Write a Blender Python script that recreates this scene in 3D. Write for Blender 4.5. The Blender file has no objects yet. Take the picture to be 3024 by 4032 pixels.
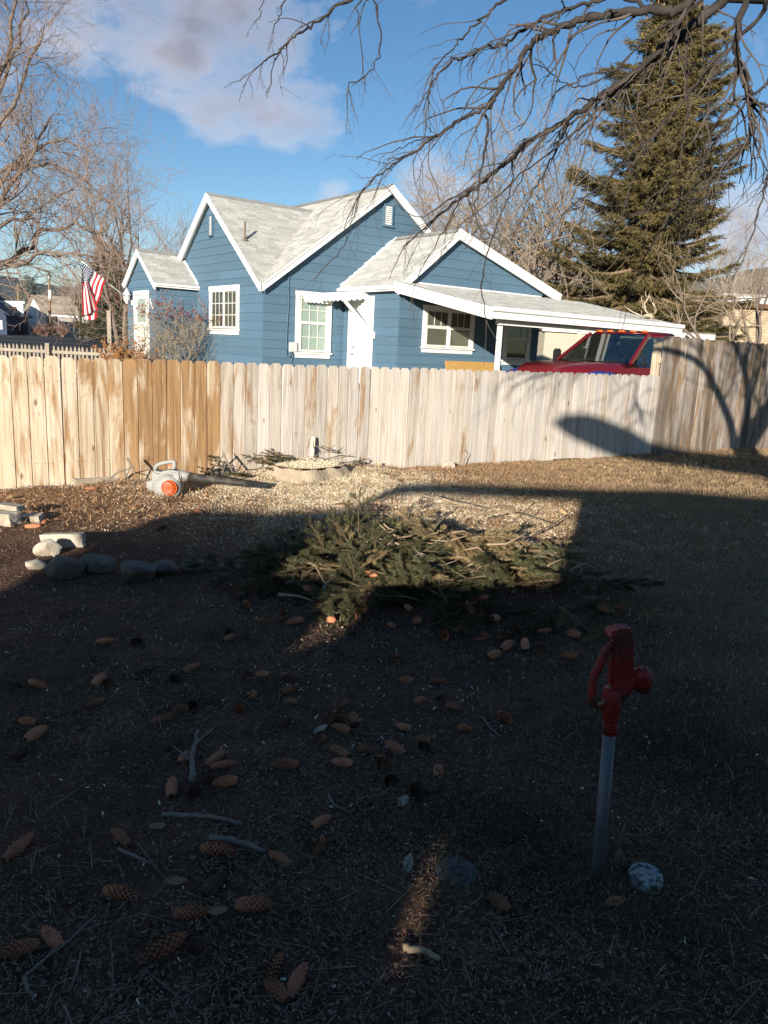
import bpy, bmesh, math, random
import numpy as np
from mathutils import Vector, Matrix, noise as mnoise
rad = math.radians
S = bpy.context.scene
COL = S.collection
# ---------------------------------------------------------------- camera, sky, sun, exposure
PITCH, ROLL, CAMH = rad(12.1), rad(2.765), 1.42
Fv = Vector((0, math.cos(PITCH), -math.sin(PITCH)))
Uv0 = Vector((0, math.sin(PITCH), math.cos(PITCH)))
Rv0 = Vector((1, 0, 0))
Rv = Rv0*math.cos(ROLL) + Uv0*math.sin(ROLL)
Uv = -Rv0*math.sin(ROLL) + Uv0*math.cos(ROLL)
CAM = Vector((0, 0, CAMH))
cd = bpy.data.cameras.new('camera'); cam = bpy.data.objects.new('camera', cd); COL.objects.link(cam)
m = Matrix((Rv, Uv, -Fv)).transposed().to_4x4(); m.translation = CAM
cam.matrix_world = m
cd.sensor_fit = 'HORIZONTAL'; cd.sensor_width = 36; cd.lens = 36*3028/3024
cd.clip_start = 0.05; cd.clip_end = 30000
S.camera = cam
SUN_EL, SUN_AZ = rad(11.5), rad(16)        # light travels towards azimuth SUN_AZ (right of the view axis)
LD = Vector((math.sin(SUN_AZ)*math.cos(SUN_EL), math.cos(SUN_AZ)*math.cos(SUN_EL), -math.sin(SUN_EL)))
sl = bpy.data.lights.new('sun', 'SUN'); so = bpy.data.objects.new('sun', sl); COL.objects.link(so)
sl.energy = 5.0; sl.angle = rad(0.53); sl.color = (1.0, 0.93, 0.82)
so.rotation_euler = LD.to_track_quat('-Z', 'Y').to_euler()
so.location = (-10, -30, 12)
vs = S.view_settings
vs.view_transform = 'Standard'; vs.look = 'None'; vs.exposure = 0.80; vs.gamma = 1.0; vs.use_curve_mapping = False

def nd(nt, typ, **kw):
    n = nt.nodes.new(typ)
    for k, v in kw.items():
        if k[0] == '_': n.inputs[k[1:] if not k[1:].isdigit() else int(k[1:])].default_value = v
        else: setattr(n, k, v)
    return n
def ray(x, y):            # pixel of the 1659 x 2212 view of the photograph -> direction
    x, y = x/.5486, y/.5486
    return Rv*((x-1512)/3028) - Uv*((y-2016)/3028) + Fv
def at(x, y, Y): d = ray(x, y); return CAM + d*(Y/d.y)
def gr(x, y, z=0.0): d = ray(x, y); return CAM + d*((z-CAMH)/d.z)

world = bpy.data.worlds.new('World'); S.world = world; world.use_nodes = True
nt = world.node_tree; nt.nodes.clear()
out = nd(nt, 'ShaderNodeOutputWorld'); bg = nd(nt, 'ShaderNodeBackground', _Strength=0.080)
sky = nd(nt, 'ShaderNodeTexSky', sky_type='NISHITA', sun_disc=False, sun_elevation=SUN_EL,
         sun_rotation=rad(180)+SUN_AZ, altitude=1600, air_density=1.0, dust_density=0.3, ozone_density=1.6)
hsv = nd(nt, 'ShaderNodeHueSaturation', _Hue=0.502, _Saturation=1.25, _Value=1.0)
nt.links.new(sky.outputs[0], hsv.inputs['Color'])
tc = nd(nt, 'ShaderNodeTexCoord')
nz = nd(nt, 'ShaderNodeTexNoise', noise_dimensions='3D', _Scale=5.5, _Detail=8.0, _Roughness=0.6, _Distortion=0.25)
mp = nd(nt, 'ShaderNodeMapping'); mp.inputs['Scale'].default_value = (1, 1, 1.9)
mp.inputs['Location'].default_value = (3.1, 1.7, 0.4)
nt.links.new(tc.outputs['Generated'], mp.inputs[0]); nt.links.new(mp.outputs[0], nz.inputs['Vector'])
def wmath(op, a, b=None, c=None, clamp=False):
    n = nd(nt, 'ShaderNodeMath', operation=op, use_clamp=clamp)
    for i, v in enumerate((a, b, c)):
        if v is None: continue
        if isinstance(v, (int, float)): n.inputs[i].default_value = v
        else: nt.links.new(v, n.inputs[i])
    return n.outputs[0]
def puff(x, y, rx, weight):   # a cloud bank standing in this direction of the sky
    d = ray(x, y).normalized()
    dp = nd(nt, 'ShaderNodeVectorMath', operation='DOT_PRODUCT'); dp.inputs[1].default_value = d
    nt.links.new(tc.outputs['Generated'], dp.inputs[0])
    k = 1.0/(1-math.cos(rx/1661))
    e = wmath('SUBTRACT', 1.0, wmath('MULTIPLY', wmath('SUBTRACT', 1.0, dp.outputs['Value']), k), clamp=True)
    return wmath('MULTIPLY', e, weight)
banks = [(170, 30, 150, .9), (290, 20, 160, .95), (400, 60, 170, 1.0), (530, 40, 170, 1.0), (480, 140, 120, .75), (470, 200, 130, .8),
         (580, 190, 150, .9), (670, 200, 120, .85), (620, 110, 120, .8), (690, 60, 130, .6), (760, 30, 110, .35), (430, 240, 90, .5),
         (1000, 210, 110, .33), (1060, 260, 90, .3), (1620, 490, 170, .8), (1500, 520, 160, .6), (1650, 380, 110, .35),
         (720, 425, 60, .5), (960, 450, 150, .6), (1060, 500, 160, .7), (1250, 480, 150, .5), (-150, 120, 220, .6), (1000, -250, 260, .5), (2100, 300, 300, .6), (1850, -100, 250, .4)]
tot = None
for b in banks:
    p = puff(*b); tot = p if tot is None else wmath('MAXIMUM', tot, p)
gen = wmath('MULTIPLY', wmath('SUBTRACT', nz.outputs['Fac'], 0.60), 1.6)          # scattered cloud all round
nzs = wmath('MULTIPLY', wmath('SUBTRACT', nz.outputs['Fac'], 0.5), 2.3)
dens = wmath('ADD', tot, nzs)
dens = wmath('MULTIPLY', wmath('SUBTRACT', dens, 0.42), 1.7, clamp=True)
dens = wmath('MULTIPLY', dens, wmath('MULTIPLY', tot, 2.6, clamp=True), clamp=True)
dens = wmath('MULTIPLY', dens, 0.93)
nz2 = nd(nt, 'ShaderNodeTexNoise', _Scale=3.3, _Detail=5.0, _Roughness=0.55)
mp2 = nd(nt, 'ShaderNodeMapping'); mp2.inputs['Scale'].default_value = (1, 1, 2.2); mp2.inputs['Location'].default_value = (0.3, 0.2, 0.62)
nt.links.new(tc.outputs['Generated'], mp2.inputs[0]); nt.links.new(mp2.outputs[0], nz2.inputs['Vector'])
thick = wmath('MULTIPLY', wmath('ADD', wmath('SUBTRACT', nz2.outputs['Fac'], 0.33), wmath('MULTIPLY', wmath('SUBTRACT', dens, 0.55), 0.55)), 2.4, clamp=True)
cmix = nd(nt, 'ShaderNodeMix', data_type='RGBA'); cmix.inputs['A'].default_value = (6.2, 5.8, 6.1, 1); cmix.inputs['B'].default_value = (2.3, 2.35, 2.9, 1)
nt.links.new(thick, cmix.inputs['Factor'])
smix = nd(nt, 'ShaderNodeMix', data_type='RGBA')
nt.links.new(dens, smix.inputs['Factor']); nt.links.new(hsv.outputs[0], smix.inputs['A']); nt.links.new(cmix.outputs['Result'], smix.inputs['B'])
nt.links.new(smix.outputs['Result'], bg.inputs['Color']); nt.links.new(bg.outputs[0], out.inputs[0])

world.cycles.sampling_method = 'MANUAL'; world.cycles.sample_map_resolution = 512
cy = S.cycles; cy.max_bounces = 5; cy.diffuse_bounces = 2; cy.glossy_bounces = 3; cy.transmission_bounces = 4; cy.transparent_max_bounces = 12; cy.use_adaptive_sampling = True; cy.adaptive_threshold = 0.02; cy.caustics_reflective = False; cy.caustics_refractive = False; cy.use_denoising = True
# ---------------------------------------------------------------- helpers
rng = random.Random(7)
NR = np.random.default_rng(11)
class MB:
    """collects shapes; build() links them as one mesh object"""
    def __init__(s, M=None): s.v = []; s.f = []; s.mi = []; s.M = M
    def add(s, vs, fs, mi=0):
        o = len(s.v); s.v += [Vector(v) if s.M is None else s.M @ Vector(v) for v in vs]
        s.f += [tuple(i+o for i in f) for f in fs]; s.mi += [mi]*len(fs); return s
    def box(s, x0, x1, y0, y1, z0, z1, mi=0):
        return s.add([(x0,y0,z0),(x1,y0,z0),(x1,y1,z0),(x0,y1,z0),(x0,y0,z1),(x1,y0,z1),(x1,y1,z1),(x0,y1,z1)],
                     [(0,3,2,1),(4,5,6,7),(0,1,5,4),(1,2,6,5),(2,3,7,6),(3,0,4,7)], mi)
    def beam(s, a, b, w, h, up=(0,0,1), mi=0):
        a, b = Vector(a), Vector(b); d = (b-a).normalized(); u = Vector(up); r = d.cross(u).normalized(); u = r.cross(d)
        c = [p+r*x*w/2+u*y*h/2 for p in (a, b) for x, y in ((-1,-1),(1,-1),(1,1),(-1,1))]
        return s.add(c, [(0,1,2,3),(7,6,5,4),(0,4,5,1),(1,5,6,2),(2,6,7,3),(3,7,4,0)], mi)
    def prism(s, poly, ext, mi=0):      # poly: 3d points, ext: vector
        n = len(poly); e = Vector(ext); P = [Vector(p) for p in poly]
        return s.add(P+[p+e for p in P], [tuple(range(n))[::-1], tuple(range(n, 2*n))]+[(i, (i+1)%n, n+(i+1)%n, n+i) for i in range(n)], mi)
    def tube(s, pts, r, n=6, mi=0, cap=True):
        pts = [Vector(p) for p in pts]; k = len(pts)
        if not hasattr(r, '__len__'): r = [r]*k
        vs = []; ref = None
        for i, p in enumerate(pts):
            d = (pts[min(i+1, k-1)]-pts[max(i-1, 0)])
            d = d.normalized() if d.length > 1e-9 else Vector((0,0,1))
            if ref is None: ref = d.orthogonal().normalized()
            ref = ref-d*ref.dot(d); ref = ref.normalized() if ref.length > 1e-6 else d.orthogonal().normalized()
            q = d.cross(ref)
            vs += [p+(ref*math.cos(2*math.pi*j/n)+q*math.sin(2*math.pi*j/n))*r[i] for j in range(n)]
        fs = [(i*n+j, i*n+(j+1)%n, (i+1)*n+(j+1)%n, (i+1)*n+j) for i in range(k-1) for j in range(n)]
        if cap: fs += [tuple(range(n))[::-1], tuple(range((k-1)*n, k*n))]
        return s.add(vs, fs, mi)
    def lathe(s, prof, n=20, axis='z', c=(0,0,0), mi=0):   # prof: (radius, height)
        c = Vector(c); vs = []
        for r, h in prof:
            for j in range(n):
                a = 2*math.pi*j/n; p = (r*math.cos(a), r*math.sin(a), h)
                if axis == 'y': p = (p[0], -p[2], p[1])
                if axis == 'x': p = (p[2], p[0], p[1])
                vs.append(c+Vector(p))
        k = len(prof)
        fs = [(i*n+j, i*n+(j+1)%n, (i+1)*n+(j+1)%n, (i+1)*n+j) for i in range(k-1) for j in range(n)]
        fs += [tuple(range(n))[::-1], tuple(range((k-1)*n, k*n))]
        return s.add(vs, fs, mi)
    def mesh(s, name, mats, smooth=False):
        me = bpy.data.meshes.new(name); me.from_pydata([tuple(v) for v in s.v], [], s.f)
        for mm in (mats if isinstance(mats, (list, tuple)) else [mats]): me.materials.append(mm)
        if any(s.mi): me.polygons.foreach_set('material_index', s.mi)
        if smooth: me.polygons.foreach_set('use_smooth', [True]*len(s.f))
        me.update(); return me
    def build(s, name, mats, parent=None, smooth=False, loc=None, bevel=0):
        me = s.mesh(name, mats, smooth)
        if bevel or True:
            bm = bmesh.new(); bm.from_mesh(me); bmesh.ops.recalc_face_normals(bm, faces=bm.faces)
            if bevel: bmesh.ops.bevel(bm, geom=[e for e in bm.edges if len(e.link_faces) == 2 and e.calc_face_angle(0) > .5], offset=bevel, segments=2, affect='EDGES', clamp_overlap=True)
            bm.to_mesh(me); bm.free()
        return link(name, me, parent, loc)
def link(name, me, parent=None, loc=None):
    o = bpy.data.objects.new(name, me); COL.objects.link(o)
    if parent is not None: o.parent = parent
    if loc is not None: o.location = loc
    return o
def tag(o, label=None, cat=None, group=None, kind=None):
    if label: o['label'] = label
    if cat: o['category'] = cat
    if group: o['group'] = group
    if kind: o['kind'] = kind
    return o
def thing(name, label, cat, loc=(0,0,0), rz=0, group=None):
    o = bpy.data.objects.new(name, None); COL.objects.link(o); o.empty_display_size = .1
    o.location = loc; o.rotation_euler = (0, 0, rz); return tag(o, label, cat, group)
def npmesh(name, V, Fc, mats, parent=None, attr=None, smooth=False):
    """V (n,3) float array, Fc (m,k) int array"""
    me = bpy.data.meshes.new(name); V = np.asarray(V, np.float32); Fc = np.asarray(Fc, np.int32); m, k = Fc.shape
    me.vertices.add(len(V)); me.vertices.foreach_set('co', V.ravel())
    me.loops.add(m*k); me.loops.foreach_set('vertex_index', Fc.ravel())
    me.polygons.add(m); me.polygons.foreach_set('loop_start', np.arange(0, m*k, k, dtype=np.int32))
    for mm in (mats if isinstance(mats, (list, tuple)) else [mats]): me.materials.append(mm)
    if attr is not None:
        a = me.attributes.new('tint', 'FLOAT', 'FACE'); a.data.foreach_set('value', np.asarray(attr, np.float32))
    if smooth: me.polygons.foreach_set('use_smooth', np.ones(m, bool))
    me.update(calc_edges=True); me.validate()
    return link(name, me, parent)
# ---------------------------------------------------------------- materials
def newmat(name, rough=.7, spec=.3, metal=0.0):
    M = bpy.data.materials.new(name); M.use_nodes = True; t = M.node_tree
    b = t.nodes['Principled BSDF']; b.inputs['Roughness'].default_value = rough; b.inputs['Metallic'].default_value = metal
    b.inputs['Specular IOR Level'].default_value = spec
    return M, t, b
def c4(c): return (c[0], c[1], c[2], 1)
def mat(name, a, b=None, scale=6, rough=.75, bump=0, bscale=None, spec=.3, metal=0, stretch=(1,1,1), tint=0, rnd=0, detail=5, c=None, cscale=1.5):
    """two (or three) tone procedural surface; tint reads the per-face attribute, rnd varies per object"""
    M, t, P = newmat(name, rough, spec, metal); L = t.links
    tc = nd(t, 'ShaderNodeTexCoord'); mp = nd(t, 'ShaderNodeMapping'); mp.inputs['Scale'].default_value = stretch
    L.new(tc.outputs['Object'], mp.inputs[0])
    vec = mp.outputs[0]
    if rnd:
        oi = nd(t, 'ShaderNodeObjectInfo'); ad = nd(t, 'ShaderNodeVectorMath', operation='ADD'); ml = nd(t, 'ShaderNodeMath', operation='MULTIPLY', _1=37.0)
        L.new(oi.outputs['Random'], ml.inputs[0]); L.new(vec, ad.inputs[0]); L.new(ml.outputs[0], ad.inputs[1]); vec = ad.outputs[0]
    n = nd(t, 'ShaderNodeTexNoise', _Scale=scale, _Detail=detail, _Roughness=.6); L.new(vec, n.inputs['Vector'])
    cr = nd(t, 'ShaderNodeMapRange', _1=.3, _2=.7); L.new(n.outputs['Fac'], cr.inputs[0])
    mx = nd(t, 'ShaderNodeMix', data_type='RGBA'); mx.inputs['A'].default_value = c4(a); mx.inputs['B'].default_value = c4(b or a)
    L.new(cr.outputs[0], mx.inputs['Factor']); col = mx.outputs['Result']
    if c:
        n2 = nd(t, 'ShaderNodeTexNoise', _Scale=cscale, _Detail=3.0); L.new(vec, n2.inputs['Vector'])
        c2 = nd(t, 'ShaderNodeMapRange', _1=.48, _2=.62); L.new(n2.outputs['Fac'], c2.inputs[0])
        m2 = nd(t, 'ShaderNodeMix', data_type='RGBA'); m2.inputs['B'].default_value = c4(c); L.new(c2.outputs[0], m2.inputs['Factor']); L.new(col, m2.inputs['A']); col = m2.outputs['Result']
    if tint or rnd:
        v = nd(t, 'ShaderNodeMath', operation='MULTIPLY_ADD', _1=float(tint or rnd), _2=1-float(tint or rnd)*.5)
        if tint: a_ = nd(t, 'ShaderNodeAttribute', attribute_name='tint'); L.new(a_.outputs['Fac'], v.inputs[0])
        else: L.new(oi.outputs['Random'], v.inputs[0])
        hs = nd(t, 'ShaderNodeHueSaturation'); L.new(v.outputs[0], hs.inputs['Value']); L.new(col, hs.inputs['Color']); col = hs.outputs[0]
    L.new(col, P.inputs['Base Color'])
    if bump:
        nb = n
        if bscale: nb = nd(t, 'ShaderNodeTexNoise', _Scale=bscale, _Detail=6.0, _Roughness=.65); L.new(vec, nb.inputs['Vector'])
        bp = nd(t, 'ShaderNodeBump', _Strength=1.0, _Distance=bump); L.new(nb.outputs['Fac'], bp.inputs['Height']); L.new(bp.outputs[0], P.inputs['Normal'])
    return M
def glassmat(name, col=(.9,.95,.95), rough=.02, refl=.05):
    M, t, P = newmat(name, rough); L = t.links
    o = t.nodes['Material Output']; g = nd(t, 'ShaderNodeBsdfGlossy', _Roughness=rough); tr = nd(t, 'ShaderNodeBsdfTransparent', _Color=c4(col))
    fr = nd(t, 'ShaderNodeLayerWeight', _Blend=.5); ms = nd(t, 'ShaderNodeMixShader'); pw = nd(t, 'ShaderNodeMath', operation='POWER', _1=4.0)
    ad = nd(t, 'ShaderNodeMath', operation='MULTIPLY_ADD', _1=.7, _2=refl)
    L.new(fr.outputs['Facing'], pw.inputs[0]); L.new(pw.outputs[0], ad.inputs[0]); L.new(ad.outputs[0], ms.inputs[0]); L.new(tr.outputs[0], ms.inputs[1]); L.new(g.outputs[0], ms.inputs[2]); L.new(ms.outputs[0], o.inputs[0])
    return M
WHITE = mat('white_paint', (.80,.79,.75), (.74,.73,.69), 14, .55, .002)
OFFW = mat('cream_vinyl', (.74,.73,.64), (.70,.69,.6), 9, .5)
BLUE = mat('blue_siding_paint', (.082,.146,.206), (.093,.162,.224), 5, .62, .0015, 60, .25, stretch=(1,1,3), rnd=.16)
GLASS = glassmat('window_glass')
DARK = mat('dark_interior', (.018,.016,.014), (.03,.027,.022), 3, .9)  # near-black; unlit depth of openings put into colour, also for plain dark parts
SHADE = mat('tan_blind', (.17,.135,.095), (.21,.17,.12), 4, .8); BRNB = mat('brown_blind', (.10,.08,.058), (.14,.112,.08), 9, .85, stretch=(8,8,.3))
CURT = mat('pale_curtain', (.42,.44,.36), (.55,.56,.47), 9, .85, .01, None, .2, stretch=(6,6,.3))
SHING = mat('pale_asphalt_shingle', (.35,.34,.315), (.46,.45,.42), 14, .9, .004, 120, .15, tint=.34)
BLACK = mat('black_plastic', (.012,.012,.012), (.02,.02,.02), 20, .5)
ORANGE = mat('orange_plastic', (.75,.12,.015), (.65,.1,.01), 20, .45)
STEEL = mat('galvanised_steel', (.34,.36,.38), (.27,.29,.31), 18, .45, .0005, 200, .5, .55)
# ---------------------------------------------------------------- terrain height
def sst(a, b, v): t = np.clip((v-a)/(b-a), 0, 1); return t*t*(3-2*t)
def gz(x, y):
    x = np.asarray(x, float); y = np.asarray(y, float)
    near = 1-sst(14, 20, np.abs(y-4))
    h = .012*np.sin(2.3*x+1.1*y)+.010*np.sin(1.3*x-2.9*y+1)+.010*np.sin(6.1*x+4.7*y+2)*np.sin(4.3*x-5.2*y)+.008*np.sin(11*x-9*y)*np.sin(8.7*y+5.1*x)
    h = h*near*(1-.6*np.exp(-((x-.65)**2+(y-1.9)**2)/.1))
    h = h+.11*np.exp(-((x+1.2)/1.3)**2-((y-8.5)/.75)**2)
    fy = (x+3.457)*(-.554)+(y-6.765)*.8325        # distance behind the fence line
    h = h*(1-sst(-.15, .3, fy)*.8)
    h = h+.08*sst(1, 7, fy)+.75*sst(28, 95, y)*sst(8, -10, x)+.5*sst(28, 95, y)*sst(-10, 8, x)
    return h
def gz1(x, y): return float(gz(x, y))
def G(x, y, dz=0): p = gr(x, y); return Vector((p.x, p.y, gz1(p.x, p.y)+dz))
# ================================================================ ground
def soil_material():
    M, t, P = newmat('yard_soil', .95, .1); L = t.links
    tc = nd(t, 'ShaderNodeTexCoord'); O = tc.outputs['Object']
    def noise(s, d=6, r=.6): n = nd(t, 'ShaderNodeTexNoise', _Scale=s, _Detail=float(d), _Roughness=r); L.new(O, n.inputs['Vector']); return n.outputs['Fac']
    def mr(v, a, b): n = nd(t, 'ShaderNodeMapRange', _1=a, _2=b); L.new(v, n.inputs[0]); return n.outputs[0]
    def mix(f, a, b):
        n = nd(t, 'ShaderNodeMix', data_type='RGBA'); L.new(f, n.inputs['Factor'])
        for k, v in (('A', a), ('B', b)):
            if isinstance(v, tuple): n.inputs[k].default_value = c4(v)
            else: L.new(v, n.inputs[k])
        return n.outputs['Result']
    def mth(op, a, b, cl=False):
        n = nd(t, 'ShaderNodeMath', operation=op, use_clamp=cl)
        for i, v in enumerate((a, b)):
            if isinstance(v, (int, float)): n.inputs[i].default_value = v
            else: L.new(v, n.inputs[i])
        return n.outputs[0]
    def blob(x, y, rx, ry):
        mp = nd(t, 'ShaderNodeMapping'); mp.inputs['Location'].default_value = (-x/rx, -y/ry, 0); mp.inputs['Scale'].default_value = (1/rx, 1/ry, 0)
        L.new(O, mp.inputs[0]); ln = nd(t, 'ShaderNodeVectorMath', operation='LENGTH'); L.new(mp.outputs[0], ln.inputs[0]); return mth('SUBTRACT', 1.0, ln.outputs['Value'])
    sep = nd(t, 'ShaderNodeSeparateXYZ'); L.new(O, sep.inputs[0])
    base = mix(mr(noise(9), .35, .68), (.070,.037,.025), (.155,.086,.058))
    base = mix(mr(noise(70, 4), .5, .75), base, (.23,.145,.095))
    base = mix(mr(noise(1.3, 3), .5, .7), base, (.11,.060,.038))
    base = mix(mth('MULTIPLY', mr(sep.outputs[1], 4.8, 6.2), .7), base, mix(mr(noise(30, 5), .35, .65), (.28,.155,.08), (.42,.255,.14)))  # soil lightened towards the fence; sunlight there is put into the colour
    # dry lawn to the right and along the fence
    g = mr(mth('ADD', mth('MULTIPLY', mth('SUBTRACT', mth('ADD', mth('MULTIPLY', sep.outputs[0], 1.0), mth('MULTIPLY', sep.outputs[1], .16)), 2.0), .9), mth('MULTIPLY', mth('SUBTRACT', noise(2.2, 5), .5), 2.2)), -.2, .8)
    lawn = mix(mr(noise(45, 4), .35, .65), (.17,.125,.06), (.28,.21,.11))
    base = mix(mth('MULTIPLY', g, .75), base, lawn)
    far = mr(sep.outputs[1], 13, 18)
    base = mix(far, base, mix(mr(noise(.6, 5), .35, .65), (.12,.10,.055), (.2,.165,.1)))
    # sawdust from the felled tree
    sd = blob(-.35, 7.6, 2.1, 1.5)
    sd = mth('MAXIMUM', sd, mth('MULTIPLY', blob(.75, 7.2, 1.3, 1.0), .6))
    sd = mth('ADD', mth('MULTIPLY', sd, 1.3), mth('MULTIPLY', mth('SUBTRACT', noise(5, 8, .7), .55), 3.2))
    sdm = mr(sd, .1, .75)
    base = mix(sdm, base, mix(mr(noise(60, 5), .35, .65), (.72,.58,.38), (.85,.74,.53)))
    L.new(base, P.inputs['Base Color'])
    bp = nd(t, 'ShaderNodeBump', _Strength=1.0, _Distance=.03); L.new(noise(38, 8, .7), bp.inputs['Height']); L.new(bp.outputs[0], P.inputs['Normal'])
    return M
def axis(lo, hi, step, far, n=16):
    e = np.geomspace(.5, far, n); return np.concatenate([(lo-e)[::-1], np.arange(lo, hi+1e-6, step), hi+e])
gx = axis(-5.5, 9.5, .07, 9000); gy = axis(-1.0, 15, .07, 9000)
X, Y = np.meshgrid(gx, gy); Zg = gz(X, Y)
nn = np.array([mnoise.noise((float(a)*3.1, float(b)*3.1, 0)) for a, b in zip(X.ravel(), Y.ravel())]).reshape(X.shape)
Zg = Zg+nn*.012*(np.abs(Y-6) < 9)*(np.abs(X-2) < 9)
nx, ny = len(gx), len(gy); I = np.arange(nx*ny).reshape(ny, nx)
Fq = np.stack([I[:-1,:-1], I[:-1,1:], I[1:,1:], I[1:,:-1]], -1).reshape(-1, 4)
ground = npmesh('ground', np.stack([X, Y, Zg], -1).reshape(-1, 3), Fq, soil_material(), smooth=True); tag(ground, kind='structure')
# asphalt road and lot beyond the houses, with its kerb and paint lines
ASPH = mat('asphalt', (.045,.044,.046), (.06,.058,.058), 30, .9, .004, 90, .2, c=(.038,.037,.039), cscale=.3)
CONC = mat('concrete', (.42,.40,.36), (.5,.47,.42), 8, .85, .003)
rp = [(-45, 38), (-11.5, 33), (-17.5, 86), (-60, 92)]
def strip(name, quad, dz, m, n=26):
    V = []; q = [Vector((a, b, 0)) for a, b in quad]
    for i in range(n+1):
        for j in range(n+1):
            u, v = i/n, j/n; p = (q[0]*(1-u)+q[1]*u)*(1-v)+(q[3]*(1-u)+q[2]*u)*v; V.append((p.x, p.y, gz1(p.x, p.y)+dz))
    I = np.arange((n+1)**2).reshape(n+1, n+1); F_ = np.stack([I[:-1,:-1], I[1:,:-1], I[1:,1:], I[:-1,1:]], -1).reshape(-1, 4)
    return npmesh(name, V, F_, m)
tag(strip('road', rp, .06, ASPH), kind='structure')
tag(strip('driveway', [(-.5, 15.6), (13, 24.5), (10.2, 28.6), (-2.2, 18.0)], .05, CONC), kind='structure')
k = strip('kerb', [(-60, 92), (-17.5, 86), (-17.6, 86.8), (-60, 92.8)], .22, CONC, 8); tag(k, kind='structure')
LINEM = mat('road_paint', (.6,.6,.58), (.45,.45,.43), 4, .8)
for i, (a, b, c_, d) in enumerate([(-40, 74, -18, 71), (-34, 62, -15, 59.5), (-42, 83, -30, 81.3)]):
    tag(strip('painted_line', [(a, b), (c_, d), (c_, d+.25), (a, b+.25)], .075, LINEM, 6), kind='structure')
# ================================================================ hills
def hill(name, prof, Y, depth, m, seed):
    n = 140; rows = 26; xs = np.linspace(prof[0][0], prof[-1][0], n); hs = np.interp(xs, [p[0] for p in prof], [p[1] for p in prof]); V = []
    for j in range(rows):
        v = j/(rows-1)
        for i in range(n):
            e = max(0, 1-abs(v*2-1))**.8
            w = mnoise.fractal((xs[i]*.004+seed, v*3, seed), 1.0, 2.0, 5)
            V.append((xs[i], Y+depth*v, (hs[i]*(e*1.0)*(1+.16*w*(e < .97))) - 3))
    I = np.arange(n*rows).reshape(rows, n); F_ = np.stack([I[:-1,:-1], I[:-1,1:], I[1:,1:], I[1:,:-1]], -1).reshape(-1, 4)
    return tag(npmesh(name, V, F_, m, smooth=True), kind='structure')
def hp(Y, pts): return [(at(x, y, Y).x, max(2, at(x, y, Y).z)) for x, y in pts]
FOREST = mat('forested_slope', (.030,.040,.045), (.055,.065,.060), .02, .95, detail=8)
BARE = mat('bare_mountain_rock', (.24,.19,.16), (.33,.27,.22), .006, .95, detail=9, c=(.13,.12,.11), cscale=.004)
SAGE = mat('sagebrush_slope', (.12,.105,.08), (.19,.16,.115), .02, .95, detail=9)
hill('hills', hp(2600, [(-600,640),(-200,615),(-40,600),(20,600),(80,608),(130,622),(180,634),(260,648),(340,662),(460,680),(700,700)]), 1900, 1400, FOREST, 3)
hill('mountain', hp(5200, [(-400,640),(40,632),(110,618),(150,610),(175,601),(200,606),(240,598),(290,610),(380,620),(520,640),(800,690)]), 4300, 1800, BARE, 9)
hill('hillside', hp(900, [(900,700),(1200,660),(1400,630),(1480,612),(1540,602),(1600,588),(1660,575),(1760,570),(2000,600)]), 600, 600, SAGE, 5)
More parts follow.
